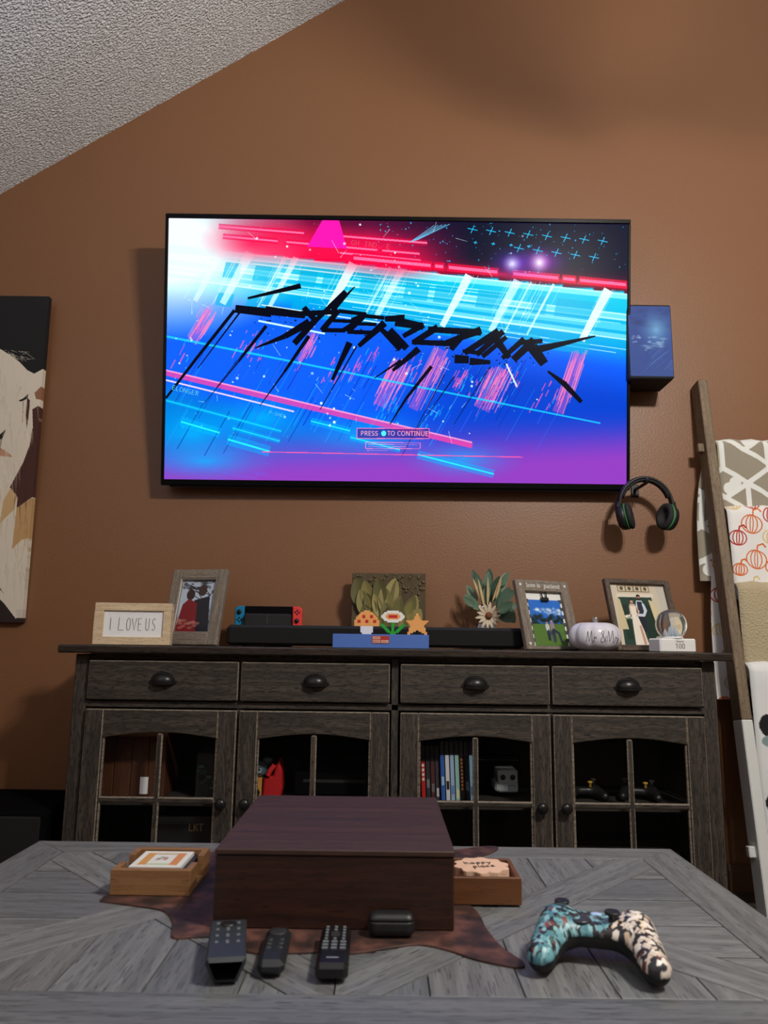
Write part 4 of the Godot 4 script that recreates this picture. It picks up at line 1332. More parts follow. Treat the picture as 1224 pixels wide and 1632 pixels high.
func on_the_sideboard() -> void:
	var s: SurfaceTool
	var r := RandomNumberGenerator.new()
	r.seed = 3
	# --- wooden sign
	var o := thing("wooden_sign", "pale wooden block sign with thin letters on a white panel", "sign", Vector3(-0.797, SY + 0.0005, 0.41), Basis(Vector3.UP, deg_to_rad(3)) * Basis(Vector3.RIGHT, deg_to_rad(-2)))
	var w := 0.242
	var h := 0.132
	var oak_h := wood(M.light_oak, false, 0.6, 0.5)
	s = ST()
	cbox(s, Vector3(0, h - 0.0125, 0), Vector3(w, 0.025, 0.038), 0.0015)
	cbox(s, Vector3(0, 0.0125, 0), Vector3(w, 0.025, 0.038), 0.0015)
	cbox(s, Vector3(-w / 2 + 0.0145, h / 2, 0), Vector3(0.029, h - 0.05, 0.038), 0.0005)
	cbox(s, Vector3(w / 2 - 0.0125, h / 2, 0), Vector3(0.025, h - 0.05, 0.038), 0.0005)
	part("frame", s, oak_h, o)
	s = ST()
	cbox(s, Vector3(0.002, h / 2, 0.006), Vector3(w - 0.054, h - 0.05, 0.012), 0.0005)
	part("white_panel", s, M.paper, o)
	s = ST()
	var put := func(q: Vector2) -> Vector3: return Vector3(-0.07 + q.x * 0.0098, 0.046 + q.y * 0.038, 0.0125)
	for g in [[[0, 0], [0, 1]], [[3.0, 1.05], [2.9, 0], [4.6, 0.02]], [[5.7, 0.5], [5.9, 0.12], [6.4, 0], [6.9, 0.15], [7.05, 0.5], [6.9, 0.9], [6.4, 1.02], [5.9, 0.88], [5.7, 0.5]], [[7.6, 1.0], [8.5, 0], [9.2, 1.0]], [[11.0, 1], [9.9, 1], [9.9, 0], [11.0, 0]], [[9.9, 0.52], [10.8, 0.52]],
		[[12.6, 1], [12.6, 0.2], [12.9, 0.02], [13.4, 0.02], [13.7, 0.2], [13.75, 1]], [[15.9, 0.9], [15.5, 1.0], [15.0, 0.88], [14.9, 0.68], [15.8, 0.36], [15.8, 0.12], [15.3, 0.0], [14.8, 0.12]]]:
		var q := []
		for v in g: q.append(Vector2(v[0] * 0.9, v[1]))
		stroke(s, q, put, 0.0009)
	part("lettering", s, mat(rgb8(92, 92, 96), 0.7), o)

	# --- left photograph in a grey brown frame
	var fm := [wood(M.drift, false, 0.6, 0.4), wood(M.drift, true, 0.6, 0.4)]
	o = frame("grey brown wooden frame with a couple in red under dark trees", -0.648, 0.28, 0.203, 0.267, -12.0, 14.0, [0.034, 0.036, 0.033, 0.042], fm, 0.022)
	var p := Pic.new(256, 384, rgb8(176, 190, 208))
	for i in 30:
		p.glow(Vector2(r.randf() * 256, r.randf() * 384), 40, 30, Color(0.75, 0.8, 0.88, 0.4))
	for i in 60:
		p.glow(Vector2(r.randf() * 256, r.randf_range(-10, 90) if i < 26 else r.randf_range(190, 384)), r.randf_range(12, 34), r.randf_range(10, 24), Color(0.06, 0.07, 0.05, 0.85))
	for i in 10:
		var a := Vector2(r.randf() * 100, r.randf_range(10, 120))
		p.path(curve([a, a + Vector2(40, -10 + r.randf() * 30), a + Vector2(90, r.randf_range(-20, 50)), a + Vector2(150, r.randf_range(-30, 70))]), 5, rgb8(20, 18, 18))
	p.ell(Vector2(160, 80), 30, 40, rgb8(60, 40, 36)); p.poly([Vector2(110, 150), Vector2(215, 120), Vector2(240, 384), Vector2(110, 384)], rgb8(26, 26, 34))
	p.ell(Vector2(78, 110), 30, 40, rgb8(52, 32, 28)); p.poly([Vector2(30, 180), Vector2(70, 140), Vector2(130, 170), Vector2(150, 384), Vector2(0, 384)], rgb8(120, 20, 24))
	for i in 16:
		p.ell(Vector2(r.randf_range(20, 170), r.randf_range(290, 350)), 18, 10, rgb8(150 + r.randi() % 40, 110, 100, 0.7))
	s = ST()
	uvbox(s, Vector3(-0.001, 0.138, -0.004), Vector3(0.132, 0.192, 0.002))
	part("photo_print", s, tmat(p.tex(), 0.3), o)
	s = ST()
	for q in [[-0.0665, 0.138, 0.006, 0.192], [0.0645, 0.138, 0.006, 0.192], [-0.001, 0.2325, 0.131, 0.006], [-0.001, 0.0435, 0.131, 0.006]]:
		cbox(s, Vector3(q[0], q[1], 0.0), Vector3(q[2], q[3], 0.017), 0.002)
	part("silver_liner", s, mat(rgb8(150, 142, 132), 0.35, 0.5), o)

	# --- frame with the clipped photograph
	o = frame("grey weathered frame with script heading and a clipped photo of a couple on grass", 0.563, 0.335, 0.219, 0.24, 25.0, 15.6, [0.034, 0.034, 0.04, 0.012], fm, 0.02)
	s = ST()
	cbox(s, Vector3(0, 0.106, -0.006), Vector3(0.155, 0.19, 0.003), 0.0003)
	part("white_mount", s, M.white, o)
	for k in 6:
		for g in [-1.0, 1.0]:
			s = ST()
			cbox(s, Vector3(g * 0.0685, 0.035 + k * 0.027, -0.0035), Vector3(0.012, 0.012, 0.003), 0.0005)
			part("dark_stripe", s, mat(rgb8(70, 74, 78), 0.6), o)
	p = Pic.new(320, 384, rgb8(44, 110, 206))
	for i in 26:
		p.glow(Vector2(r.randf_range(60, 310), r.randf_range(70, 130)), r.randf_range(20, 46), r.randf_range(12, 26), Color(0.95, 0.97, 1, 0.75))
	for i in 70:
		p.glow(Vector2(r.randf() * 320, r.randf_range(130, 215)), 30, 24, Color(0.05 + r.randf() * 0.06, 0.1 + r.randf() * 0.08, 0.1, 0.9))
	p.poly([Vector2(0, 205), Vector2(320, 200), Vector2(320, 384), Vector2(0, 384)], rgb8(84, 118, 52))
	for i in 160:
		var a := Vector2(r.randf() * 320, r.randf_range(205, 384))
		p.line(a, a + Vector2(r.randf_range(-10, 10), -14), 3, rgb8(60 + r.randi() % 70, 100 + r.randi() % 60, 40, 0.6))
	person(p, Vector2(146, 190), 1.5, rgb8(196, 196, 206), rgb8(40, 44, 62), rgb8(40, 28, 24))
	person(p, Vector2(196, 176), 1.7, rgb8(150, 130, 140), rgb8(44, 48, 70), rgb8(60, 44, 36))
	p.path([Vector2(200, 250), Vector2(250, 280), Vector2(262, 350)], 22, rgb8(44, 48, 70)); p.path([Vector2(150, 260), Vector2(190, 300), Vector2(196, 350)], 20, rgb8(60, 66, 90))
	s = ST()
	uvbox(s, Vector3(0.002, 0.0945, -0.003), Vector3(0.131, 0.158, 0.0012))
	part("photo_print", s, tmat(p.tex(), 0.3), o)
	s = ST()
	cbox(s, Vector3(0.002, 0.174, 0.003), Vector3(0.032, 0.014, 0.01), 0.003)
	tube(s, [Vector3(-0.006, 0.18, 0.004), Vector3(-0.008, 0.196, 0.004), Vector3(0.002, 0.203, 0.004), Vector3(0.012, 0.196, 0.004), Vector3(0.01, 0.18, 0.004)], 0.0022, 6)
	part("bulldog_clip", s, M.black, o)
	words("love is", 0.0135, M.white, o, Vector3(-0.04, 0.2195, 0.0103), "lettering", "Droid Serif")
	words("patient", 0.0145, M.white, o, Vector3(0.037, 0.219, 0.0103), "lettering", "Droid Serif", Basis(Vector3.RIGHT, Vector3(0.22, 1, 0), Vector3.BACK))
	s = ST()
	for q in [Vector2(-0.092, 0.222), Vector2(0.092, 0.222), Vector2(-0.094, 0.02)]:
		var star := PackedVector2Array()
		for i in 10: star.append(q + Vector2.from_angle(TAU * i / 10 + PI / 2) * (0.007 if i % 2 == 0 else 0.0025))
		extrude(s, star, 0.0008, Transform3D(Basis(), Vector3(0, 0, 0.0098)))
	part("white_star", s, M.white, o)

	# --- wedding photograph
	var um := [wood(M.umber, false, 0.6, 0.4), wood(M.umber, true, 0.6, 0.4)]
	o = frame("dark wooden frame with a wedding couple standing before a green door", 0.909, 0.26, 0.262, 0.256, 16.4, 15.6, [0.019, 0.021, 0.017, 0.02], um, 0.02)
	p = Pic.new(448, 448, rgb8(206, 196, 176))
	p.poly([Vector2(60, 90), Vector2(330, 90), Vector2(340, 448), Vector2(40, 448)], rgb8(40, 66, 56))
	for q in [[70, 150, 120, 400], [240, 150, 318, 400], [135, 150, 175, 400]]:
		p.poly([Vector2(q[0], q[1]), Vector2(q[2], q[1]), Vector2(q[2], q[3]), Vector2(q[0], q[3])], rgb8(30, 52, 44))
	p.poly([Vector2(50, 70), Vector2(350, 66), Vector2(350, 92), Vector2(50, 96)], rgb8(222, 214, 196))
	for k in 4:
		p.path([Vector2(70 + k * 64, 10), Vector2(130 + k * 64, 10), Vector2(130 + k * 64, 52), Vector2(70 + k * 64, 52)], 6, rgb8(126, 104, 70), true)
		p.ell(Vector2(100 + k * 64, 30), 14, 14, rgb8(90, 84, 60))
	p.poly([Vector2(46, 110), Vector2(70, 110), Vector2(96, 330), Vector2(30, 330)], rgb8(206, 190, 152)); p.poly([Vector2(300, 110), Vector2(330, 120), Vector2(410, 330), Vector2(330, 330)], rgb8(216, 200, 160))
	p.poly([Vector2(300, 380), Vector2(448, 350), Vector2(448, 448), Vector2(280, 448)], rgb8(166, 156, 140)); p.poly([Vector2(380, 0), Vector2(448, 0), Vector2(448, 360), Vector2(400, 340)], rgb8(196, 190, 178))
	p.poly([Vector2(340, 250), Vector2(430, 240), Vector2(440, 280), Vector2(350, 300)], rgb8(190, 178, 150))
	person(p, Vector2(222, 96), 2.5, rgb8(206, 214, 228), rgb8(34, 38, 52), rgb8(40, 30, 26))
	p.poly([Vector2(202, 126), Vector2(242, 126), Vector2(246, 220), Vector2(200, 220)], rgb8(42, 48, 66)); p.path([Vector2(250, 150), Vector2(262, 190), Vector2(240, 226), Vector2(190, 224)], 20, rgb8(206, 214, 228)); p.ell(Vector2(222, 106), 14, 10, rgb8(60, 42, 34))
	person(p, Vector2(160, 124), 2.2, rgb8(212, 178, 156), rgb8(232, 222, 206), rgb8(44, 28, 26))
	p.poly([Vector2(138, 160), Vector2(184, 160), Vector2(186, 226), Vector2(216, 340), Vector2(232, 448), Vector2(126, 448), Vector2(140, 226)], rgb8(234, 226, 212)); p.poly([Vector2(184, 300), Vector2(200, 300), Vector2(218, 430), Vector2(196, 440)], rgb8(196, 152, 130))
	p.path([Vector2(186, 160), Vector2(206, 200), Vector2(180, 232)], 9, rgb8(208, 170, 146)); p.path([Vector2(136, 164), Vector2(134, 210), Vector2(124, 236)], 9, rgb8(208, 170, 146))
	for i in 14: p.ell(Vector2(110 + r.randf_range(-20, 20), 240 + r.randf_range(-16, 16)), 7, 7, rgb8(236, 234, 224) if i % 2 else rgb8(96, 120, 86))
	s = ST()
	uvbox(s, Vector3(-0.001, 0.129, -0.004), Vector3(0.222, 0.221, 0.002))
	part("photo_print", s, tmat(p.tex(), 0.3), o)

	# --- handheld console in its dock
	o = thing("game_console", "docked handheld console with one blue and one red controller", "game console", Vector3(-0.4085, SY, 0.125))
	s = ST()
	cbox(s, Vector3(0, 0.058, 0.022), Vector3(0.168, 0.114, 0.022), 0.006)
	cbox(s, Vector3(0, 0.05, -0.022), Vector3(0.168, 0.1, 0.024), 0.006)
	cbox(s, Vector3(0, 0.006, 0), Vector3(0.172, 0.012, 0.07), 0.003)
	part("dock", s, M.matte, o)
	s = ST()
	cbox(s, Vector3(0, 0.092, 0), Vector3(0.172, 0.1, 0.0139), 0.002)
	part("tablet", s, M.gloss, o)
	for g in [-1.0, 1.0]:
		s = ST()
		var c := PackedVector2Array([Vector2(0, 0.041), Vector2(0, 0.142)])
		for i in 9:
			c.append(Vector2(0.018 + sin(PI / 2 * i / 8) * 0.0165, 0.1255 + cos(PI / 2 * i / 8) * 0.0165))
		for i in 9:
			c.append(Vector2(0.018 + cos(PI / 2 * i / 8) * 0.0165, 0.0575 - sin(PI / 2 * i / 8) * 0.0165))
		for i in c.size(): c[i] = Vector2(c[i].x * g + g * 0.086, c[i].y)
		extrude(s, c, 0.014, Transform3D(Basis(), Vector3(0, 0, -0.006)), 0.003)
		var jc := part("controller", s, mat(rgb8(0, 128, 180) if g < 0 else rgb8(226, 58, 56), 0.5), o)
		jc.set_meta("label", "blue side controller" if g < 0 else "red side controller")
		s = ST(true)
		lathe(s, [Vector2(0, 0.007), Vector2(0.0075, 0.007), Vector2(0.008, 0.005), Vector2(0.004, 0), Vector2(0, 0)], 16, Transform3D(Basis(Vector3.RIGHT, PI / 2), Vector3(g * 0.103, 0.122 if g < 0 else 0.092, 0.008)))
		part("thumbstick", s, M.black, jc)
		s = ST(true)
		for a in 4:
			var v := Vector2.from_angle(PI / 2 * a) * 0.0065
			lathe(s, [Vector2(0, 0.002), Vector2(0.003, 0.002), Vector2(0.003, 0), Vector2(0, 0)], 12, Transform3D(Basis(Vector3.RIGHT, PI / 2), Vector3(g * 0.103 + v.x, (0.094 if g < 0 else 0.122) + v.y, 0.008)))
		part("button", s, M.black, jc)
	s = ST()
	cbox(s, Vector3(0, 0.095, 0.0335), Vector3(0.002, 0.03, 0.001), 0.0003)
	part("dock_seam", s, mat(rgb8(70, 70, 72), 0.5), o)

	# --- soundbar
	o = thing("soundbar", "long low black soundbar along the back of the sideboard", "soundbar", Vector3(-0.024, SY, 0.255))
	s = ST()
	cbox(s, Vector3(0, 0.038, 0), Vector3(0.996, 0.068, 0.1), 0.012)
	part("body", s, mat(rgb8(17, 17, 19), 0.7), o)
	s = ST()
	cbox(s, Vector3(0, 0.038, 0.05), Vector3(0.97, 0.052, 0.004), 0.0015)
	part("grille", s, mat(rgb8(13, 13, 14), 0.95), o)
	s = ST()
	for x in [-0.4, 0.4]: cbox(s, Vector3(x, 0.003, 0), Vector3(0.06, 0.006, 0.07), 0.001)
	part("foot", s, M.black, o)

	pixel_ornaments()
	leaf_panel()
	flower_pot()
	pumpkin()
	globe()

func pixels(s: SurfaceTool, rows: Array, ch: String, px: float, depth: float) -> void:
	for j in rows.size():
		var row: String = rows[j]
		var i := 0
		while i < row.length():
			if row[i] != ch:
				i += 1
				continue
			var a := i
			while i < row.length() and row[i] == ch: i += 1
			cbox(s, Vector3(((a + i) / 2.0 - row.length() / 2.0) * px, (rows.size() - j - 0.5) * px, 0), Vector3((i - a) * px, px, depth), px * 0.06)

func pixel_ornaments() -> void:
	var o := thing("display_base", "bright blue display base with a small red lettered plate", "display stand", Vector3(-0.005, SY, 0.41))
	var s := ST()
	cbox(s, Vector3(0, 0.0225, 0), Vector3(0.305, 0.044, 0.05), 0.0015)
	part("base", s, mat(rgb8(74, 112, 190), 0.5), o)
	s = ST()
	cbox(s, Vector3(-0.001, 0.0275, 0.0255), Vector3(0.0545, 0.0235, 0.002), 0.0004)
	var pl := part("name_plate", s, mat(rgb8(176, 44, 40), 0.5), o)
	s = ST()
	cbox(s, Vector3(-0.0138, 0.0328, 0.0268), Vector3(0.0245, 0.0088, 0.001), 0.0002)
	cbox(s, Vector3(-0.0138, 0.0217, 0.0268), Vector3(0.0245, 0.0088, 0.001), 0.0002)
	cbox(s, Vector3(0.0125, 0.0217, 0.0268), Vector3(0.0235, 0.0088, 0.001), 0.0002)
	part("plate_field", s, mat(rgb8(222, 180, 160), 0.5), pl)
	var red := mat(rgb8(150, 40, 36), 0.5)
	words("SUPER", 0.0052, red, pl, Vector3(-0.0138, 0.0328, 0.0276))
	words("MARIO", 0.0052, red, pl, Vector3(-0.0138, 0.0217, 0.0276))
	words("BROS.", 0.0052, red, pl, Vector3(0.0125, 0.0217, 0.0276))
	var tan := mat(rgb8(232, 166, 96), 0.5)
	var rd := mat(rgb8(200, 32, 34), 0.5)
	var top := SY + 0.0447
	# a plain toadstool, a plain flower and a plain five-pointed star, cut out of square pixels
	var cap := ["......aaaa......", "....aaaaaaaa....", "...aaaaaaaaaa...", "..aaarraaarraa..", ".aaaarraaarraaa.", ".aaaaaaaaaaaaaa.", "aarraaarraaarraa", "aarraaarraaarraa", "aaaaaaaaaaaaaaaa", "aaaaaaaaaaaaaaaa", "....wwwwwwww....", "....wwwwwwww....", "....wwwwwwww....", "....wwwwwwww....", ".....wwwwww....."]
	var t := thing("pixel_toadstool", "pixel cut tan toadstool with red spots on the blue base", "ornament", Vector3(-0.0505, top, 0.41), Basis(), "pixel ornaments on the blue base")
	for q in [["cap", "a", tan], ["spots", "r", rd], ["stem", "w", mat(rgb8(226, 226, 236), 0.5)]]:
		s = ST(); pixels(s, cap, q[1], 0.005, 0.012); part(q[0], s, q[2], t)
	var flo := ["....wwwwwwww....", "..wwwwwwwwwwww..", ".wwwaaaaaaaawww.", "wwwaarrrrrraawww", "wwwaarrrrrraawww", ".wwwaaaaaaaawww.", "..wwwwwwwwwwww..", "....wwwwwwww....", ".......gg.......", "gg.....gg.....gg", "ggg....gg....ggg", ".ggg...gg...ggg.", "..ggg..gg..ggg..", "...ggg.gg.ggg...", "....gggggggg....", "......gggg......"]
	t = thing("pixel_flower", "pixel cut white flower with red centre and green leaves", "ornament", Vector3(0.033, top, 0.41), Basis(), "pixel ornaments on the blue base")
	for q in [["petals", "w", mat(rgb8(236, 234, 234), 0.5)], ["petal_ring", "a", tan], ["flower_centre", "r", rd], ["stem_and_leaves", "g", mat(rgb8(24, 160, 50), 0.5)]]:
		s = ST(); pixels(s, flo, q[1], 0.0047, 0.012); part(q[0], s, q[2], t)
	var sta := [".......aa.......", ".......aa.......", "......aaaa......", "......aaaa......", ".....aaaaaa.....", "aaaaaaaaaaaaaaaa", ".aaaaaaaaaaaaaa.", "..aaaaaaaaaaaa..", "...aaaaaaaaaa...", "...aaaaaaaaaa...", "..aaaaaaaaaaaa..", "..aaaaaaaaaaaa..", "..aaaaa..aaaaa..", ".aaaa......aaaa.", ".aa..........aa."]
	s = ST(); pixels(s, sta, "a", 0.0045, 0.012)
	t = part("pixel_star", s, tan)
	t.position = Vector3(0.111, top, 0.41)
	tag(t, "pixel cut plain tan star at the right end of the blue base", "ornament", "pixel ornaments on the blue base")

func leaf(s: SurfaceTool, at: Vector3, dir: Vector3, nrm: Vector3, L: float, W: float, bend: float, fold := 0.15) -> void:
	dir = dir.normalized()
	var side := dir.cross(nrm).normalized()
	var n := side.cross(dir).normalized()
	var f := func(u: float, v: float) -> Vector3:
		var wd := W * 0.5 * pow(sin(PI * clampf(v * 0.94 + 0.04, 0, 1)), 0.65) * (1.0 - 0.25 * v)
		var x := (u - 0.5) * 2.0
		return at + dir * L * v + side * wd * x + n * (bend * L * v * v + absf(x) * wd * fold)
	sheet(s, 4, 8, f)

func leaf_panel() -> void:
	var o := thing("leaf_panel", "square dark panel covered in dried olive leaves behind the pixel ornaments", "wall art", Vector3(0.0215, SY + 0.004, 0.09), Basis(Vector3.RIGHT, deg_to_rad(-5)))
	var s := ST()
	var g := mat(rgb8(96, 82, 60), 0.5, 0.2)
	bumpy(g, noise_tex(0.3, 8), 0.25, Vector3.ONE * 5.0)
	cbox(s, Vector3(0, 0.134, 0), Vector3(0.27, 0.268, 0.022), 0.002)
	part("glitter_panel", s, g, o)
	var r := RandomNumberGenerator.new()
	r.seed = 21
	var ms := [mat(rgb8(136, 128, 76), 0.55), mat(rgb8(116, 112, 68), 0.6), mat(rgb8(158, 146, 92), 0.5), mat(rgb8(100, 96, 58), 0.6)]
	# a spray of leaves that fans up from the lower middle; the glitter ground shows round it
	for i in 26:
		var row := i / 7
		var f := (i % 7 - 3.0) / 3.0
		var x := f * (0.05 + 0.018 * row) + r.randf_range(-0.008, 0.008)
		var y := 0.03 + row * 0.038 + r.randf_range(-0.008, 0.008)
		var a := f * 0.65 + r.randf_range(-0.25, 0.25)
		var L := minf(r.randf_range(0.075, 0.115), (0.245 - y) / maxf(0.3, cos(a)))
		if absf(x + sin(a) * L) > 0.118: a *= 0.35
		s = ST(true)
		leaf(s, Vector3(x, y, 0.013 + row * 0.0016), Vector3(sin(a), cos(a), 0.05), Vector3.BACK, L, r.randf_range(0.04, 0.066), r.randf_range(0.05, 0.22), r.randf_range(0.15, 0.5))
		part("dried_leaf", s, ms[r.randi() % 4], o)
	s = ST(true)
	for i in 70:
		var x := r.randf_range(-0.128, 0.128)
		var y := 0.2 + r.randf() * 0.062 if i < 56 else r.randf_range(0.16, 0.2)
		ball(s, Vector3(x, y, 0.013), Vector3(0.004, 0.004, 0.003) * r.randf_range(0.7, 1.6), 8)
	part("seed_heads", s, mat(rgb8(96, 82, 56), 0.6), o)

func flower_pot() -> void:
	var o := thing("dried_bouquet", "small white pot of eucalyptus leaves with one cream daisy", "plant", Vector3(0.372, SY, 0.14))
	var s := ST(true)
	lathe(s, [Vector2(0, 0.001), Vector2(0.026, 0.001), Vector2(0.034, 0.03), Vector2(0.036, 0.07), Vector2(0.03, 0.09), Vector2(0.028, 0.09), Vector2(0.03, 0.07), Vector2(0, 0.06)], 24)
	part("pot", s, M.white, o)
	var r := RandomNumberGenerator.new()
	r.seed = 12
	var ms := [mat(rgb8(88, 116, 96), 0.55), mat(rgb8(72, 98, 82), 0.6), mat(rgb8(108, 134, 112), 0.55)]
	for m in ms:
		m.backlight_enabled = true; m.backlight = Color(0.15, 0.2, 0.12)
	# [x, y of the base, angle from upright, length, width]
	var lv := [[-0.03, 0.14, -0.75, 0.075, 0.032], [-0.035, 0.17, -0.55, 0.07, 0.03], [-0.02, 0.19, -0.2, 0.085, 0.03], [-0.03, 0.22, -0.28, 0.07, 0.024], [0.0, 0.2, 0.06, 0.08, 0.032], [0.01, 0.225, 0.05, 0.065, 0.03], [0.02, 0.19, 0.28, 0.08, 0.036], [0.045, 0.2, 0.36, 0.085, 0.034], [0.05, 0.225, 0.5, 0.06, 0.026], [0.045, 0.15, 0.5, 0.085, 0.038],
		[0.03, 0.165, 0.12, 0.075, 0.036], [0.04, 0.13, 0.9, 0.065, 0.04], [0.05, 0.15, 1.5, 0.06, 0.042], [0.045, 0.135, 2.3, 0.06, 0.04], [0.06, 0.155, 2.6, 0.075, 0.045], [0.03, 0.15, 0.75, 0.08, 0.034], [-0.01, 0.16, 0.2, 0.08, 0.03], [-0.045, 0.15, -0.9, 0.055, 0.026], [0.01, 0.17, 0.5, 0.07, 0.034], [0.06, 0.18, 1.0, 0.055, 0.036]]
	for q in lv:
		s = ST(true)
		var a: float = q[2]
		leaf(s, Vector3(q[0], q[1], r.randf_range(-0.012, 0.014)), Vector3(sin(a), cos(a), r.randf_range(-0.1, 0.35)), Vector3(r.randf_range(-0.5, 0.5), 0.25, 1), q[3] * 0.95, q[4] * 1.12, r.randf_range(-0.2, 0.2), 0.16)
		part("leaf", s, ms[r.randi() % 3], o)
	s = ST(true)
	for q in lv:
		if q[1] < 0.21: tube(s, [Vector3(q[0] * 0.25, 0.07, 0), Vector3(q[0] * 0.7, 0.11, 0), Vector3(q[0], q[1] + 0.003, 0)], 0.0014, 5)
	part("stems", s, mat(rgb8(92, 92, 62), 0.7), o)
	for q in [[-0.012, 0.15, -0.25, 0.1], [0.0, 0.155, -0.02, 0.1], [-0.02, 0.17, -0.42, 0.085], [0.018, 0.17, 0.3, 0.09], [0.03, 0.18, 0.22, 0.08]]:
		s = ST(true)
		leaf(s, Vector3(q[0], q[1], 0.016), Vector3(sin(q[2]), cos(q[2]), 0.1), Vector3(0.6, 0, 1), q[3], 0.013, 0.05, 0.5)
		part("dried_husk", s, mat(rgb8(198, 172, 128), 0.7), o)
	# the daisy faces the room
	var c := Vector3(0.0, 0.117, 0.042)
	var cream := mat(rgb8(206, 190, 166), 0.65)
	for i in 14:
		var a := TAU * i / 14 + 0.1
		s = ST(true)
		leaf(s, c + Vector3(cos(a), sin(a), 0) * 0.009, Vector3(cos(a), sin(a) - 0.1, 0.22 if i % 2 else 0.35), Vector3.BACK, 0.039 if i % 2 else 0.034, 0.0135, -0.15, 0.25)
		part("petal", s, cream, o)
	s = ST(true)
	ball(s, c + Vector3(0, 0, 0.006), Vector3(0.0125, 0.0125, 0.008), 18)
	part("daisy_centre", s, mat(rgb8(116, 66, 36), 0.8), o)
	for q in [[-0.026, 0.135], [-0.018, 0.146], [-0.008, 0.142], [-0.03, 0.148], [-0.014, 0.133], [0.003, 0.151]]:
		s = ST(true)
		ball(s, Vector3(q[0], q[1], 0.036), Vector3.ONE * 0.0052, 12)
		part("white_berry", s, M.white, o)
	s = ST(true)
	tube(s, [Vector3(0, 0.07, 0), Vector3(0, 0.1, 0.02), c], 0.002, 6)
	part("flower_stalk", s, mat(rgb8(92, 92, 62), 0.7), o)

func pumpkin() -> void:
	var o := thing("ceramic_pumpkin", "white ceramic pumpkin with black script and a silver stem", "pumpkin", Vector3(0.684, SY, 0.39), Basis(Vector3.UP, 0.06))
	var R := 0.083
	var H := 0.094
	var f := func(a: float, t: float) -> Vector3:      # a round the axis from the front, t 0 bottom .. 1 top
		var th := PI * (t - 0.5)
		var rib := 1.0 - 0.075 * pow(absf(sin(a * 4.5 + 0.55)), 6.0) * cos(th)
		var rad := R * pow(maxf(cos(th), 0.0), 0.62) * rib
		var y := H * 0.5 * (1.0 + signf(sin(th)) * pow(absf(sin(th)), 0.9)) - 0.012 * exp(-pow(rad / 0.026, 2.0)) * (1.0 if t > 0.5 else -0.6)
		return Vector3(sin(a) * rad, y, cos(a) * rad)
	var s := ST(true)
	sheet(s, 80, 32, func(u: float, v: float) -> Vector3: return f.call(u * TAU, v))
	part("body", s, mat(rgb8(214, 212, 222), 0.22), o)
	s = ST(true)
	var sp := []
	for i in 8: sp.append(Vector3(0.004 * sin(i * 0.4), H - 0.016 + i * 0.0042, 0.002 * i * 0.3))
	tube(s, sp, [0.013, 0.0105, 0.0092, 0.0088, 0.0088, 0.009, 0.0098, 0.0096], 10)
	part("stem", s, mat(rgb8(178, 172, 164), 0.28, 0.9), o)
	s = ST(true)
	var put := func(q: Vector2) -> Vector3:      # q in millimetres on the front, lifted off the glaze
		var a := q.x / 1000.0 / (R * 1.02)
		var v: Vector3 = f.call(a, 0.5 + q.y / 1000.0 / H * 0.8)
		return v + Vector3(sin(a), 0, cos(a)) * 0.0004
	var k := 1.0
	for g in [[[-62, -12], [-58, -2], [-55, 12], [-54, 2], [-52, -10], [-46, 4], [-43, 13], [-43, 0], [-42, -11], [-39, -12]], [[-36, -11], [-34, -2], [-33, 0], [-32, -2], [-29, -1], [-28, -4]], [[-24, -11.5], [-23.5, -11]],
		[[4, -12], [-4, -2], [-11, 7], [-9, 13], [-4, 10], [-8, 1], [-14, -6], [-12, -12], [-4, -11], [3, -2], [6, 1]], [[8, -11], [12, -2], [17, 13], [18, 2], [19, -10], [25, 3], [30, 14], [30, 0], [31, -11], [35, -12]], [[38, -11], [40, -2], [41, 0], [43, -2], [46, -1], [46, -5]], [[49, -10], [54, -2], [55, -7], [54, -12], [49, -12]], [[60, -11.5], [60.5, -11]]]:
		var q := []
		for v in g: q.append(Vector2(v[0] * k + 6, v[1] * k - 1))
		stroke(s, curve(q, 5), put, 0.00075)
	part("lettering", s, mat(rgb8(34, 34, 38), 0.5), o)

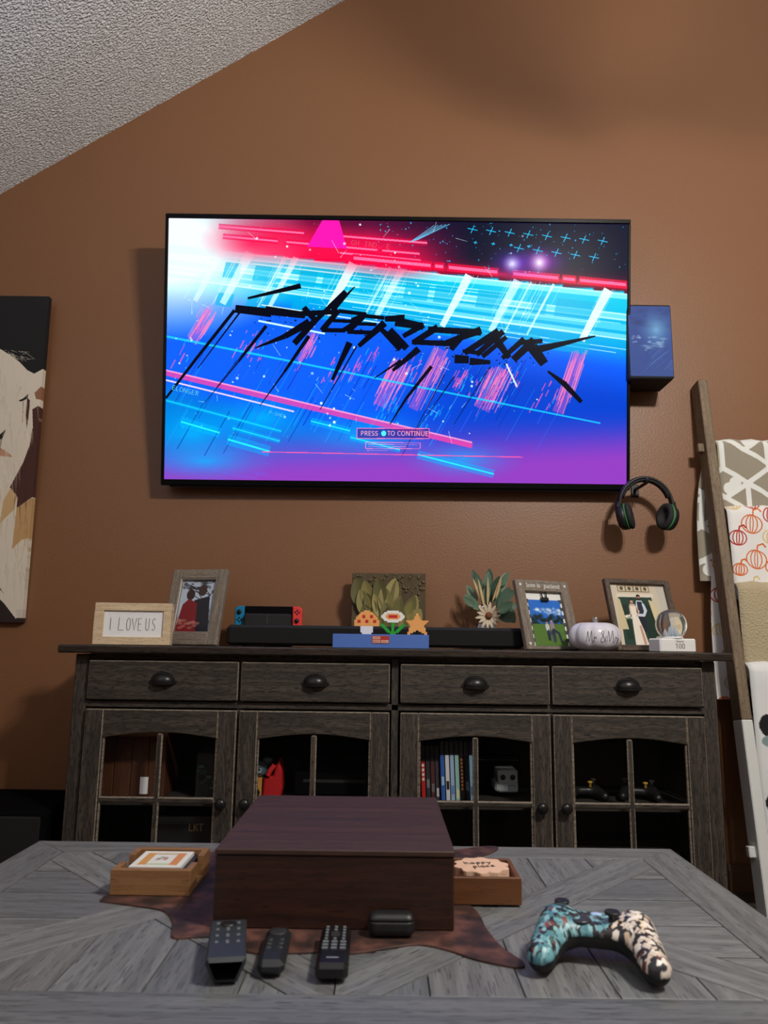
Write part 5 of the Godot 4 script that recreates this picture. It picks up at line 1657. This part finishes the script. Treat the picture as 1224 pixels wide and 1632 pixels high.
func globe() -> void:
	var o := thing("snow_globe", "clear globe with crystal spires on a white numbered base", "snow globe", Vector3(0.922, SY, 0.42), Basis(Vector3.UP, deg_to_rad(13)))
	var s := ST()
	cbox(s, Vector3(0, 0.0215, 0), Vector3(0.128, 0.043, 0.066), 0.004)
	part("base", s, M.white, o)
	var ink := mat(rgb8(70, 72, 80), 0.5)
	words("Disney", 0.0062, ink, o, Vector3(0.006, 0.034, 0.0332), "lettering", "Droid Serif")
	words("100", 0.0155, ink, o, Vector3(0.006, 0.0195, 0.0332), "lettering", "Droid Sans")
	s = ST(true)
	ball(s, Vector3(0, 0.0865, 0), Vector3.ONE * 0.049, 40)
	var gl := mat(Color(1, 1, 1, 0.04), 0.02)
	gl.refraction_enabled = true
	gl.refraction_scale = 0.033
	part("glass_ball", s, gl, o)
	s = ST(true)
	lathe(s, [Vector2(0, 0.0431), Vector2(0.034, 0.0431), Vector2(0.034, 0.048), Vector2(0.03, 0.0495), Vector2(0, 0.0495)], 28)
	part("ring", s, M.white, o)
	var ice := mat(rgb8(205, 220, 232), 0.15)
	var r := RandomNumberGenerator.new()
	r.seed = 4
	for q in [[0.0, 0.0, 0.042, 0.005], [-0.009, 0.004, 0.032, 0.004], [0.009, 0.003, 0.034, 0.004], [-0.017, 0.0, 0.023, 0.0038], [0.017, 0.0, 0.025, 0.0038], [-0.004, 0.01, 0.02, 0.004], [0.006, 0.011, 0.018, 0.004], [-0.013, -0.008, 0.028, 0.004], [0.012, -0.009, 0.03, 0.004]]:
		s = ST()
		lathe(s, [Vector2(0, 0.05), Vector2(q[3], 0.05), Vector2(q[3], 0.05 + q[2] * 0.62), Vector2(0, 0.05 + q[2])], 6, Transform3D(Basis(), Vector3(q[0], 0.0, q[1])))
		part("crystal_spire", s, ice, o)

# ---------------------------------------------------------------- things behind the glass
const SHELF := 0.3535
func in_the_sideboard() -> void:
	var s: SurfaceTool
	var o: Node3D
	# bay 1: a wooden crate with a white tag, a dark box beside it, a dark lettered box below
	o = thing("wooden_crate", "brown wooden crate with a white tag behind the leftmost glass door", "crate", Vector3(-0.80, SHELF, 0.25))
	var crate_wood := wood(M.bamboo, true, 0.6, 0.5, Vector3.ZERO, rgb8(150, 120, 96))
	for k in 4:
		s = ST()
		cbox(s, Vector3(-0.0825 + k * 0.055, 0.1, 0), Vector3(0.0535, 0.2, 0.16), 0.002)
		part("board", s, crate_wood, o)
	s = ST()
	cbox(s, Vector3(0.045, 0.035, 0.081), Vector3(0.026, 0.052, 0.002), 0.0005)
	part("white_tag", s, M.paper, o)
	o = thing("dark_box", "dark box with faint green print behind the leftmost glass door", "box", Vector3(-0.545, SHELF, 0.27))
	s = ST()
	cbox(s, Vector3(0, 0.07, 0), Vector3(0.09, 0.14, 0.14), 0.003)
	part("carton", s, mat(rgb8(24, 27, 27), 0.6), o)
	s = ST()
	var r := RandomNumberGenerator.new()
	r.seed = 6
	for i in 14: cbox(s, Vector3(r.randf_range(-0.03, 0.03), r.randf_range(0.03, 0.11), 0.0704), Vector3(r.randf_range(0.006, 0.02), r.randf_range(0.004, 0.01), 0.001), 0.0002)
	part("green_print", s, mat(rgb8(60, 92, 66), 0.6), o)
	o = thing("lettered_box", "black box with gold letters in the lower leftmost cabinet bay", "box", Vector3(-0.60, 0.081, 0.24))
	s = ST()
	cbox(s, Vector3(0, 0.11, 0), Vector3(0.22, 0.22, 0.2), 0.003)
	part("carton", s, mat(rgb8(22, 22, 25), 0.5), o)
	words("LKT", 0.022, mat(rgb8(160, 128, 84), 0.5), o, Vector3(0.02, 0.185, 0.1002))
	# bay 2: a red pouch, a blue grey round-marked box and a small yellow box
	o = thing("red_pouch", "upright red toy bag behind the second glass door", "bag", Vector3(-0.348, SHELF, 0.30))
	s = ST()
	extrude(s, PackedVector2Array([Vector2(-0.03, 0), Vector2(0.028, 0), Vector2(0.034, 0.03), Vector2(0.032, 0.085), Vector2(0.022, 0.118), Vector2(0.012, 0.1), Vector2(0.004, 0.07), Vector2(-0.026, 0.062)]), 0.07, Transform3D(Basis(), Vector3(0, 0, -0.035)), 0.006)
	part("pouch", s, mat(rgb8(186, 28, 34), 0.5), o)
	s = ST()
	tube(s, [Vector3(-0.012, 0.072, 0.036), Vector3(-0.004, 0.088, 0.037), Vector3(0.008, 0.104, 0.036)], 0.008, 8)
	part("handle", s, mat(rgb8(214, 46, 46), 0.5), o)
	o = thing("toy_box", "blue grey toy with a pale round mark on top of the yellow carton", "toy", Vector3(-0.392, SHELF + 0.0605, 0.295))
	s = ST(true)
	ball(s, Vector3(0, 0.026, 0), Vector3(0.028, 0.026, 0.026), 18)
	ball(s, Vector3(0.022, 0.048, -0.01), Vector3(0.018, 0.013, 0.014), 14)
	part("body", s, mat(rgb8(96, 120, 138), 0.5), o)
	s = ST(true)
	tube(s, [Vector3(0.004, 0.036, 0.026), Vector3(-0.006, 0.036, 0.0265), Vector3(-0.008, 0.026, 0.028), Vector3(-0.006, 0.018, 0.0265), Vector3(0.006, 0.018, 0.0265), Vector3(0.008, 0.028, 0.0265), Vector3(0.002, 0.03, 0.028)], 0.0022, 6)
	part("round_mark", s, mat(rgb8(190, 206, 214), 0.5), o)
	o = thing("yellow_carton", "small yellow and black carton under the blue grey toy", "box", Vector3(-0.398, SHELF, 0.30))
	s = ST()
	cbox(s, Vector3(0, 0.03, 0), Vector3(0.036, 0.06, 0.05), 0.001)
	part("carton", s, mat(rgb8(206, 152, 74), 0.5), o)
	s = ST()
	extrude(s, PackedVector2Array([Vector2(-0.013, 0.004), Vector2(0.008, 0.004), Vector2(0.014, 0.018), Vector2(0.002, 0.036), Vector2(-0.01, 0.024)]), 0.001, Transform3D(Basis(), Vector3(0, 0, 0.0246)))
	part("black_print", s, M.black, o)
	# a dark flat player standing on the shelf of bay 2
	o = thing("media_player", "flat black media player lying on the second bay shelf", "media player", Vector3(-0.15, SHELF, 0.2))
	s = ST()
	cbox(s, Vector3(0, 0.045, 0), Vector3(0.26, 0.08, 0.2), 0.006)
	part("case", s, M.gloss, o)
	s = ST()
	cbox(s, Vector3(0, 0.05, 0.1), Vector3(0.2, 0.01, 0.003), 0.001)
	part("slot", s, M.matte, o)
	for x in [-0.1, 0.1]:
		s = ST()
		cbox(s, Vector3(x, 0.003, 0), Vector3(0.02, 0.006, 0.14), 0.001)
		part("foot", s, M.black, o)
	# bay 3: game cases, a grey cube console
	var kinds := [
		["red and white spine at the left end of the row", rgb8(36, 36, 40), rgb8(190, 40, 40), rgb8(220, 220, 216)], ["charcoal spine second from the left end", rgb8(36, 37, 41), rgb8(52, 56, 62), rgb8(120, 124, 128)],
		["charcoal spine with a dull red band", rgb8(38, 38, 42), rgb8(84, 46, 46), rgb8(110, 104, 108)], ["dark spine with a pale lower label", rgb8(38, 38, 43), rgb8(66, 62, 70), rgb8(196, 198, 200)],
		["deep blue spine", rgb8(44, 46, 54), rgb8(52, 92, 170), rgb8(150, 190, 220)], ["white spine with a black lower block", rgb8(46, 48, 54), rgb8(206, 208, 212), rgb8(36, 36, 40)],
		["pale blue spine", rgb8(46, 48, 56), rgb8(148, 176, 204), rgb8(90, 130, 190)], ["green and cream spine", rgb8(46, 48, 54), rgb8(142, 186, 176), rgb8(212, 200, 160)],
		["black spine with orange lettering", rgb8(44, 46, 52), rgb8(26, 24, 26), rgb8(196, 120, 60)], ["black spine next to the right end", rgb8(44, 46, 52), rgb8(24, 24, 28), rgb8(90, 92, 98)], ["light blue spine at the right end", rgb8(44, 46, 54), rgb8(120, 160, 190), rgb8(64, 96, 130)]]
	var x := 0.131
	for i in kinds.size():
		var k: Array = kinds[i]
		var low := i < 4
		var hh := 0.19 - (0.016 if low else 0.0)
		var wd := 0.0138
		var c := thing("game_case", "game case, %s" % k[0], "game case", Vector3(x + wd / 2, SHELF, 0.305 if not low else 0.29), Basis(Vector3.BACK, 0.035), "game cases behind the third glass door")
		s = ST()
		cbox(s, Vector3(0, hh / 2, 0), Vector3(wd, hh, 0.135), 0.0015)
		part("shell", s, mat(k[1], 0.35), c)
		s = ST()
		var sh := hh * (0.76 if not low else 0.7)
		cbox(s, Vector3(0, sh / 2 + 0.002, 0.0675), Vector3(wd - 0.002, sh, 0.0012), 0.0003)
		part("spine_sleeve", s, mat(k[2], 0.35), c)
		s = ST()
		if i == 8:
			for j in 9: cbox(s, Vector3(0, 0.045 + j * 0.011, 0.0682), Vector3(0.006, 0.007, 0.0008), 0.0002)
		elif i == 0:
			for j in 4: cbox(s, Vector3(0, 0.07 + j * 0.014, 0.0682), Vector3(0.007, 0.009, 0.0008), 0.0002)
		else:
			cbox(s, Vector3(0, 0.02 + (i * 37 % 50) * 0.001, 0.0682), Vector3(0.0085, 0.026, 0.0008), 0.0002)
		part("spine_print", s, mat(k[3], 0.4), c)
		x += 0.0152
	o = thing("cube_console", "small grey cube console with two round ports behind the third glass door", "game console", Vector3(0.412, SHELF + 0.0, 0.22))
	s = ST()
	cbox(s, Vector3(0.006, 0.052, 0), Vector3(0.066, 0.07, 0.1), 0.004)
	cbox(s, Vector3(-0.012, 0.033, 0.002), Vector3(0.05, 0.03, 0.098), 0.006)
	part("body", s, mat(rgb8(168, 176, 178), 0.45), o)
	for g in [-0.011, 0.021]:
		s = ST(true)
		lathe(s, [Vector2(0, 0.0015), Vector2(0.0085, 0.0015), Vector2(0.009, 0), Vector2(0, 0)], 18, Transform3D(Basis(Vector3.RIGHT, PI / 2), Vector3(g, 0.064, 0.0498)))
		part("controller_port", s, M.black, o)
	s = ST()
	for q in [[0.005, 0.039, 0.044, 0.0012], [-0.017, 0.036, 0.0012, 0.007], [0.027, 0.036, 0.0012, 0.007]]:
		cbox(s, Vector3(q[0], q[1], 0.0502), Vector3(q[2], q[3], 0.001), 0.0002)
	part("card_slot", s, M.matte, o)
	o = thing("dark_console", "black flat console standing at the back of the third bay", "game console", Vector3(0.385, SHELF, 0.1))
	s = ST()
	cbox(s, Vector3(0, 0.06, 0), Vector3(0.2, 0.12, 0.08), 0.006)
	part("case", s, M.gloss, o)
	s = ST()
	cbox(s, Vector3(0, 0.1, 0.0402), Vector3(0.18, 0.002, 0.001), 0.0003)
	part("trim_line", s, mat(rgb8(120, 122, 128), 0.4), o)
	# bay 4: two black pads with a yellow stick
	var pad := small_pad("black game pad with a yellow stick at the left of the fourth bay", Vector3(0.662, SHELF, 0.27), 0.1)
	var twin := pad.duplicate()
	twin.name = numbered("game_pad", self)
	add_child(twin)
	twin.position = Vector3(0.845, SHELF, 0.27)
	twin.rotation.y = -0.25
	tag(twin, "black game pad with a yellow stick in the middle of the fourth bay", "game controller", "game pads in the fourth bay")
	# lower shelves: two plain dark cartons that fill the gloom
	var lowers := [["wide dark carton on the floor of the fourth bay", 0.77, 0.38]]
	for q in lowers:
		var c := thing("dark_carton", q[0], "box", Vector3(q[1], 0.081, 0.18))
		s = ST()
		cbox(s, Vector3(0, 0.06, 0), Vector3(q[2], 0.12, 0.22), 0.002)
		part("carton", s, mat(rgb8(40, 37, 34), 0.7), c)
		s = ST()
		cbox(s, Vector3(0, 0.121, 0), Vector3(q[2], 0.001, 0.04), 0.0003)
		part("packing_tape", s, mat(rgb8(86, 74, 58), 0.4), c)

func smin(a: float, b: float, k: float) -> float:
	var h := clampf(0.5 + 0.5 * (b - a) / k, 0.0, 1.0)
	return lerpf(b, a, h) - k * h * (1.0 - h)

func cone_seg(p: Vector3, a: Vector3, b: Vector3, ra: float, rb: float) -> float:
	var t := clampf((p - a).dot(b - a) / (b - a).length_squared(), 0.0, 1.0)
	return p.distance_to(a.lerp(b, t)) - lerpf(ra, rb, t)

func rbox(p: Vector3, c: Vector3, h: Vector3, r: float) -> float:
	var q := (p - c).abs() - h + Vector3(r, r, r)
	return q.max(Vector3.ZERO).length() + minf(maxf(q.x, maxf(q.y, q.z)), 0.0) - r

func pad_field(p: Vector3) -> float:
	p.x = absf(p.x)
	var d := rbox(p, Vector3(0, 0.0305, -0.012), Vector3(0.052, 0.0138, 0.03), 0.012)
	d = smin(d, cone_seg(p, Vector3(0.046, 0.0325, -0.012), Vector3(0.063, 0.0185, 0.056), 0.023, 0.0162), 0.016)
	return d

func small_pad(label: String, at: Vector3, turn: float) -> Node3D:
	var o := thing("game_pad", label, "game controller", at, Basis(Vector3.UP, turn), "game pads in the fourth bay")
	var s := ST(true)
	nets(s, func(p: Vector3) -> float: return pad_field(p / 0.86), Vector3(-0.078, -0.004, -0.044), Vector3(0.078, 0.056, 0.068), 0.005)
	part("body", s, mat(rgb8(24, 25, 27), 0.4), o)
	for q in [[-0.042, -0.014, 0.052, Color8(70, 72, 74)], [0.02, 0.012, 0.047, Color8(214, 170, 60)], [0.042, -0.016, 0.05, Color8(150, 150, 154)]]:
		s = ST(true)
		lathe(s, [Vector2(0, 0), Vector2(0.005, 0), Vector2(0.005, 0.012), Vector2(0.0085, 0.014), Vector2(0.0085, 0.018), Vector2(0, 0.02)], 14, Transform3D(Basis(), Vector3(q[0], q[2] - 0.008, q[1])))
		var k := part("stick", s, mat(q[3], 0.5), o)
		if q[0] == 0.02: k.set_meta("label", "yellow stick")
	return o

# ---------------------------------------------------------------- things on the coffee table
func on_the_table() -> void:
	var s: SurfaceTool
	# --- hide-shaped leather mat
	var pts := [[-0.405, 1.676], [-0.402, 1.64], [-0.36, 1.6], [-0.335, 1.52], [-0.33, 1.44], [-0.28, 1.4], [-0.2, 1.39], [0, 1.385], [0.1, 1.392], [0.16, 1.366], [0.203, 1.348], [0.222, 1.357], [0.205, 1.39], [0.173, 1.428], [0.145, 1.47], [0.122, 1.55], [0.125, 1.64], [0.141, 1.708], [0.144, 1.766], [0.156, 1.829], [0.174, 1.872], [0.164, 1.886], [0.119, 1.866], [0.085, 1.838], [0.05, 1.822], [0.01, 1.836], [-0.031, 1.852], [-0.074, 1.85], [-0.12, 1.855], [-0.16, 1.852], [-0.198, 1.814], [-0.214, 1.806], [-0.24, 1.808], [-0.262, 1.81], [-0.272, 1.78], [-0.28, 1.751], [-0.304, 1.712], [-0.35, 1.694]]
	var cl := []
	for q in pts: cl.append(Vector2(q[0], -q[1]))
	cl.append(cl[0])
	var outline := PackedVector2Array(curve(cl, 4))
	outline.remove_at(outline.size() - 1)
	s = ST()
	extrude(s, outline, 0.0026, Transform3D(Basis(Vector3.RIGHT, -PI / 2), Vector3(0, TY + 0.0003, 0)), 0.0005)
	var hide := mat(Color.WHITE, 0.62)
	var hn := noise_tex(0.012, 19, false, 512, 4)
	var gr := Gradient.new()
	gr.offsets = PackedFloat32Array([0.2, 0.5, 0.8]); gr.colors = PackedColorArray([rgb8(36, 22, 19), rgb8(66, 40, 34), rgb8(98, 62, 52)])
	hn.color_ramp = gr
	hide.albedo_texture = hn
	hide.uv1_triplanar = true
	hide.uv1_scale = Vector3.ONE * 3.0
	var o: Node3D = part("hide_mat", s, hide)
	tag(o, "dark brown hide shaped leather mat under the wooden box", "mat")
	var my := TY + 0.0031

	# --- big walnut box
	o = thing("walnut_box", "large dark reddish wooden box with a flat lid", "box", Vector3(-0.0595, my, 1.6))
	var wn := wood(M.walnut, false, 0.62, 0.7)
	var hgt := 0.0905
	s = ST()
	cbox(s, Vector3(0, hgt / 2, 0.172), Vector3(0.318, hgt, 0.014), 0.0015)
	cbox(s, Vector3(0, hgt / 2, -0.172), Vector3(0.318, hgt, 0.014), 0.0015)
	for g in [-0.152, 0.152]: cbox(s, Vector3(g, hgt / 2, 0), Vector3(0.014, hgt, 0.33), 0.0015)
	cbox(s, Vector3(0, 0.005, 0), Vector3(0.29, 0.008, 0.33), 0.0005)
	part("body", s, wood(M.walnut, false, 0.45, 0.55, Vector3(0.3, 0.1, 0.5), rgb8(225, 205, 190)), o)
	s = ST()
	cbox(s, Vector3(0, hgt + 0.0045, 0), Vector3(0.321, 0.008, 0.361), 0.0015)
	part("lid", s, wn, o)

	# --- bamboo coaster holder
	o = thing("coaster_holder", "bamboo coaster holder with notched sides left of the wooden box", "coaster holder", Vector3(-0.3395, my, 1.592))
	var bm := wood(M.bamboo, false, 0.5, 0.4)
	s = ST()
	cbox(s, Vector3(0, 0.018, 0.058), Vector3(0.119, 0.036, 0.011), 0.001)
	cbox(s, Vector3(0, 0.018, -0.058), Vector3(0.119, 0.036, 0.011), 0.001)
	for g in [-1.0, 1.0]:
		for z in [-1.0, 1.0]: cbox(s, Vector3(g * 0.0545, 0.018, z * 0.036), Vector3(0.0098, 0.0356, 0.034), 0.0008)
	cbox(s, Vector3(0, 0.003, 0), Vector3(0.118, 0.006, 0.106), 0.0005)
	part("tray", s, bm, o)
	s = ST()
	cbox(s, Vector3(0, 0.0115, 0), Vector3(0.095, 0.023, 0.1), 0.001)
	var blk := part("coaster", s, M.black)
	blk.position = Vector3(-0.3395, my + 0.0062, 1.592)
	tag(blk, "thick black square coaster right under the white printed coaster", "coaster")
	var p := Pic.new(256, 256, rgb8(222, 222, 216))
	p.poly([Vector2(28, 30), Vector2(70, 30), Vector2(70, 226), Vector2(28, 226)], rgb8(206, 150, 84)); p.poly([Vector2(186, 30), Vector2(228, 30), Vector2(228, 226), Vector2(186, 226)], rgb8(206, 136, 84))
	p.poly([Vector2(70, 30), Vector2(186, 30), Vector2(186, 60), Vector2(70, 60)], rgb8(196, 176, 150)); p.poly([Vector2(70, 200), Vector2(186, 200), Vector2(186, 226), Vector2(70, 226)], rgb8(180, 196, 160))
	var r := RandomNumberGenerator.new()
	r.seed = 2
	for i in 26: p.ell(Vector2(128 + r.randf_range(-30, 30), 118 + r.randf_range(-26, 26)), 7, 6, [rgb8(120, 90, 84), rgb8(150, 170, 150), rgb8(180, 80, 70)][i % 3])
	for i in 30: p.line(Vector2(r.randf_range(28, 220), r.randf_range(34, 220)), Vector2(r.randf_range(28, 220), r.randf_range(34, 220)), 0.9, rgb8(120, 100, 80, 0.15))
	s = ST()
	uvbox(s, Vector3.ZERO, Vector3(0.078, 0.086, 0.0055))
	var c2 := part("printed_coaster", s, tmat(p.tex(), 0.4))
	c2.transform = Transform3D(Basis(Vector3.RIGHT, -PI / 2), Vector3(-0.3395, my + 0.0062 + 4 * 0.0058 + 0.003, 1.594))
	tag(c2, "white coaster with an orange banded print on top of the black stack", "coaster")

	# --- small tray with scalloped coaster
	o = thing("coaster_tray", "small open wooden tray to the right of the walnut box", "tray", Vector3(0.1555, TY + 0.0034, 1.625))
	s = ST()
	for g in [-1.0, 1.0]:
		cbox(s, Vector3(0, 0.0185, g * 0.0485), Vector3(0.104, 0.037, 0.007), 0.0008)
		cbox(s, Vector3(g * 0.0485, 0.0185, 0), Vector3(0.0068, 0.0366, 0.09), 0.0008)
	cbox(s, Vector3(0, 0.003, 0), Vector3(0.102, 0.006, 0.102), 0.0005)
	part("tray", s, wood(M.bamboo, false, 0.55, 0.4, Vector3(0.2, 0.6, 0.1), rgb8(196, 170, 140)), o)
	for k in [3, 4]:
		o = thing("scalloped_coaster", "pale round scalloped coaster with dark script, topmost in the small tray" if k == 4 else "thick plain scalloped block under the lettered coaster in the small tray", "coaster", Vector3(0.1555, TY + 0.0098 + (0.0 if k == 3 else 0.0275), 1.625), Basis(Vector3.UP, 0.2), "coasters in the small tray")
		s = ST()
		var sc := PackedVector2Array()
		for i in 72: sc.append(Vector2.from_angle(TAU * i / 72) * (0.0405 + 0.0028 * cos(TAU * i / 72 * 10)))
		extrude(s, sc, 0.0066 if k == 4 else 0.027, Transform3D(Basis(Vector3.RIGHT, -PI / 2), Vector3.ZERO), 0.0006)
		part("disc", s, mat(rgb8(216, 178, 152), 0.7), o)
		if k == 4:
			s = ST()
			var put := func(q: Vector2) -> Vector3: return Vector3(q.x * 0.001, 0.0069, -q.y * 0.001)
			for g in [[[-26, 16], [-25, 4]], [[-26, 9], [-22, 12], [-20, 4]], [[-12, 9], [-16, 10], [-17, 5], [-12, 5], [-12, 10], [-11, 4]], [[-7, 10], [-8, -2]], [[-7, 9], [-3, 10], [-3, 5], [-7, 5]], [[1, 10], [0, -2]], [[1, 9], [5, 10], [5, 5], [1, 5]], [[9, 10], [11, 5], [15, 10], [11, 0], [8, -2]],
				[[-18, -8], [-19, -22]], [[-18, -9], [-14, -9], [-14, -14], [-18, -14]], [[-9, -4], [-10, -15]], [[-2, -9], [-6, -9], [-7, -14], [-2, -14], [-2, -9], [-1, -15]], [[6, -10], [2, -9], [2, -14], [6, -14]], [[10, -12], [14, -11], [13, -8], [10, -9], [10, -14], [15, -14]]]:
				var q := []
				for v in g: q.append(Vector2(v[0] + 3, v[1] + 2))
				stroke(s, curve(q, 4), put, 0.0007)
			part("lettering", s, mat(rgb8(60, 48, 44), 0.7), o)

	# --- remotes
	remote("dark grey remote with a tapered end, leftmost of the three remotes", Vector3(-0.1785, TY, 1.885), 0.044, 0.118, 0.026, 0.17, rgb8(40, 45, 50), 0)
	remote("slim plain black remote between the other two remotes", Vector3(-0.1235, TY, 1.872), 0.031, 0.108, 0.017, 0.04, rgb8(24, 27, 31), 1)
	remote("glossy black remote with rows of small grey buttons, rightmost remote", Vector3(-0.0525, TY, 1.878), 0.037, 0.118, 0.019, 0.01, rgb8(20, 20, 22), 2)

	# --- earbud case
	o = thing("earbud_case", "small rounded black case at the front of the walnut box", "case", Vector3(0.0165, my, 1.797))
	for q in [["case_bottom", -1.0, 0.0198], ["case_lid", 1.0, 0.0203]]:
		s = ST(true)
		nets(s, func(p: Vector3) -> float: return maxf(rbox(p, Vector3(0, 0.0148, 0), Vector3(0.0305, 0.0145, 0.0135), 0.0105), (q[2] - p.y) * q[1]), Vector3(-0.034, -0.003, -0.017), Vector3(0.034, 0.033, 0.017), 0.0017)
		part(q[0], s, M.black, o)

	controller()

func remote(label: String, at: Vector3, w: float, l: float, h: float, turn: float, col: Color, kind: int) -> void:
	var o := thing("remote_control", label, "remote control", at + Vector3(0, 0.0032, 0), Basis(Vector3.UP, turn), "remote controls on the table")
	var s := ST()
	if kind == 0:       # narrow underneath, the near end cut back
		var prof := PackedVector2Array([Vector2(-w * 0.3, 0), Vector2(w * 0.3, 0), Vector2(w / 2, h * 0.72), Vector2(w / 2, h - 0.002), Vector2(w / 2 - 0.002, h), Vector2(-w / 2 + 0.002, h), Vector2(-w / 2, h - 0.002), Vector2(-w / 2, h * 0.72)])
		extrude(s, prof, l, Transform3D(Basis(), Vector3(0, 0, -l / 2)), 0.004)
	else:
		cbox(s, Vector3(0, h / 2, 0), Vector3(w, h, l), 0.005 if kind == 2 else 0.006)
	part("body", s, mat(col, 0.5 if kind != 2 else 0.25), o)
	var bc := mat(rgb8(96, 102, 108) if kind != 1 else rgb8(40, 42, 46), 0.5)
	if kind == 0:
		for j in 4:
			for i in 3:
				if (i == 1 and j == 0): continue
				s = ST()
				cbox(s, Vector3((i - 1) * 0.0125, h + 0.0004, -0.048 + j * 0.02), Vector3(0.004, 0.0016, 0.005 if i != 1 else 0.009), 0.0005)
				part("button", s, bc, o)
		s = ST(true)
		lathe(s, [Vector2(0.0, 0), Vector2(0.0095, 0), Vector2(0.0095, 0.0015), Vector2(0, 0.002)], 20, Transform3D(Basis(), Vector3(0, h - 0.0004, -0.044)))
		part("round_pad", s, M.black, o)
	elif kind == 1:
		s = ST(true)
		lathe(s, [Vector2(0.0, 0), Vector2(0.011, 0), Vector2(0.011, 0.0015), Vector2(0.006, 0.001), Vector2(0, 0.001)], 20, Transform3D(Basis(), Vector3(0, h - 0.0004, -0.034)))
		part("round_pad", s, bc, o)
		for j in 3:
			for i in 2:
				s = ST(true)
				ball(s, Vector3((i - 0.5) * 0.014, h, -0.01 + j * 0.012), Vector3(0.004, 0.0014, 0.004), 10)
				part("button", s, bc, o)
	else:
		for j in 8:
			for i in 3:
				if j in [2, 3] and i == 1: continue
				s = ST()
				cbox(s, Vector3((i - 1) * 0.0105, h + 0.0002, -0.052 + j * 0.0094), Vector3(0.0072 if j > 4 else 0.004, 0.0022, 0.0042), 0.0006)
				part("button", s, bc, o)
		s = ST()
		cbox(s, Vector3(0, h + 0.0001, -0.0285), Vector3(0.011, 0.003, 0.014), 0.001)
		part("centre_pad", s, M.matte, o)
		s = ST()
		cbox(s, Vector3(0, h + 0.0001, 0.04), Vector3(0.014, 0.0006, 0.0022), 0.0002)
		part("printed_mark", s, mat(rgb8(130, 132, 136), 0.5), o)

func controller() -> void:
	var o := thing("game_controller", "game controller with teal and white patterned faceplate and black grips", "game controller", Vector3(0.2645, TY + 0.0005, 1.863), Basis(Vector3.UP, deg_to_rad(-15)))
	var lo := Vector3(-0.088, -0.004, -0.05)
	var hi := Vector3(0.088, 0.064, 0.078)
	var s := ST(true)
	nets(s, func(p: Vector3) -> float: return pad_field(p), lo, hi, 0.0033)
	part("grip_shell", s, mat(rgb8(20, 20, 22), 0.65), o)
	# the faceplate: the same body a millimetre larger, kept above a surface that follows the grips
	s = ST(true)
	nets(s, func(p: Vector3) -> float: return maxf(pad_field(p) - 0.0011, (0.0352 - 0.28 * maxf(p.z - 0.002, 0.0) + 0.22 * maxf(absf(p.x) - 0.062, 0.0) * -1.0) - p.y), lo, hi, 0.0033)
	var r := RandomNumberGenerator.new()
	r.seed = 31
	var pc := Pic.new(352, 256, rgb8(40, 40, 46))
	for i in 900:
		var x := r.randf() * 352
		var y := r.randf() * 256
		var teal := x < 205
		var cols := [rgb8(104, 158, 168), rgb8(74, 128, 140), rgb8(138, 182, 188), rgb8(30, 34, 42), rgb8(60, 96, 92), rgb8(120, 60, 58)] if teal else [rgb8(226, 218, 208), rgb8(206, 192, 178), rgb8(28, 26, 30), rgb8(46, 34, 36), rgb8(214, 190, 160), rgb8(96, 52, 46)]
		var poly := []
		var n := 5
		for k in n: poly.append(Vector2(x, y) + Vector2.from_angle(TAU * k / n + r.randf()) * r.randf_range(4, 11))
		pc.poly(poly, cols[r.randi() % (6 if r.randf() < 0.4 else 3 if teal else 2)])
	for i in 40:
		var a := Vector2(r.randf() * 352, r.randf() * 256)
		pc.line(a, a + Vector2.from_angle(r.randf() * TAU) * 18, 2.5, rgb8(24, 24, 30), 0.8)
	var fp := part("faceplate", s, tmat(pc.tex(), 0.4), o)
	fp.set_meta("label", "teal and white patterned faceplate")
	for q in [[-0.041, -0.026], [0.019, -0.002]]:
		s = ST(true)
		lathe(s, [Vector2(0, 0), Vector2(0.0105, 0), Vector2(0.0085, 0.003), Vector2(0.0045, 0.004), Vector2(0.0045, 0.011), Vector2(0.0085, 0.0125), Vector2(0.0095, 0.0145), Vector2(0.0088, 0.0165), Vector2(0.007, 0.0155), Vector2(0, 0.0145)], 22, Transform3D(Basis(), Vector3(q[0], 0.0415, q[1])))
		part("thumbstick", s, M.black, o)
	s = ST(true)
	lathe(s, [Vector2(0, 0), Vector2(0.0135, 0), Vector2(0.0135, 0.002), Vector2(0.011, 0.0035), Vector2(0.004, 0.0022), Vector2(0, 0.0022)], 24, Transform3D(Basis(), Vector3(-0.019, 0.0446, 0.001)))
	part("direction_pad", s, mat(rgb8(44, 46, 56), 0.3), o)
	s = ST(true)
	ball(s, Vector3(0, 0.0448, -0.026), Vector3(0.0075, 0.002, 0.0055), 16)
	part("home_button", s, mat(rgb8(168, 190, 232), 0.3), o)
	for q in [[0.041, -0.036], [0.05, -0.026], [0.041, -0.016], [0.032, -0.026]]:
		s = ST(true)
		ball(s, Vector3(q[0], 0.0478 if q[0] > 0.035 else 0.0455, q[1]), Vector3(0.0045, 0.003, 0.0045), 14)
		part("face_button", s, M.black, o)
	for g in [-1.0, 1.0]:
		s = ST(true)
		ball(s, Vector3(g * 0.044, 0.037, -0.043), Vector3(0.02, 0.007, 0.007), 16)
		part("bumper", s, M.black, o)
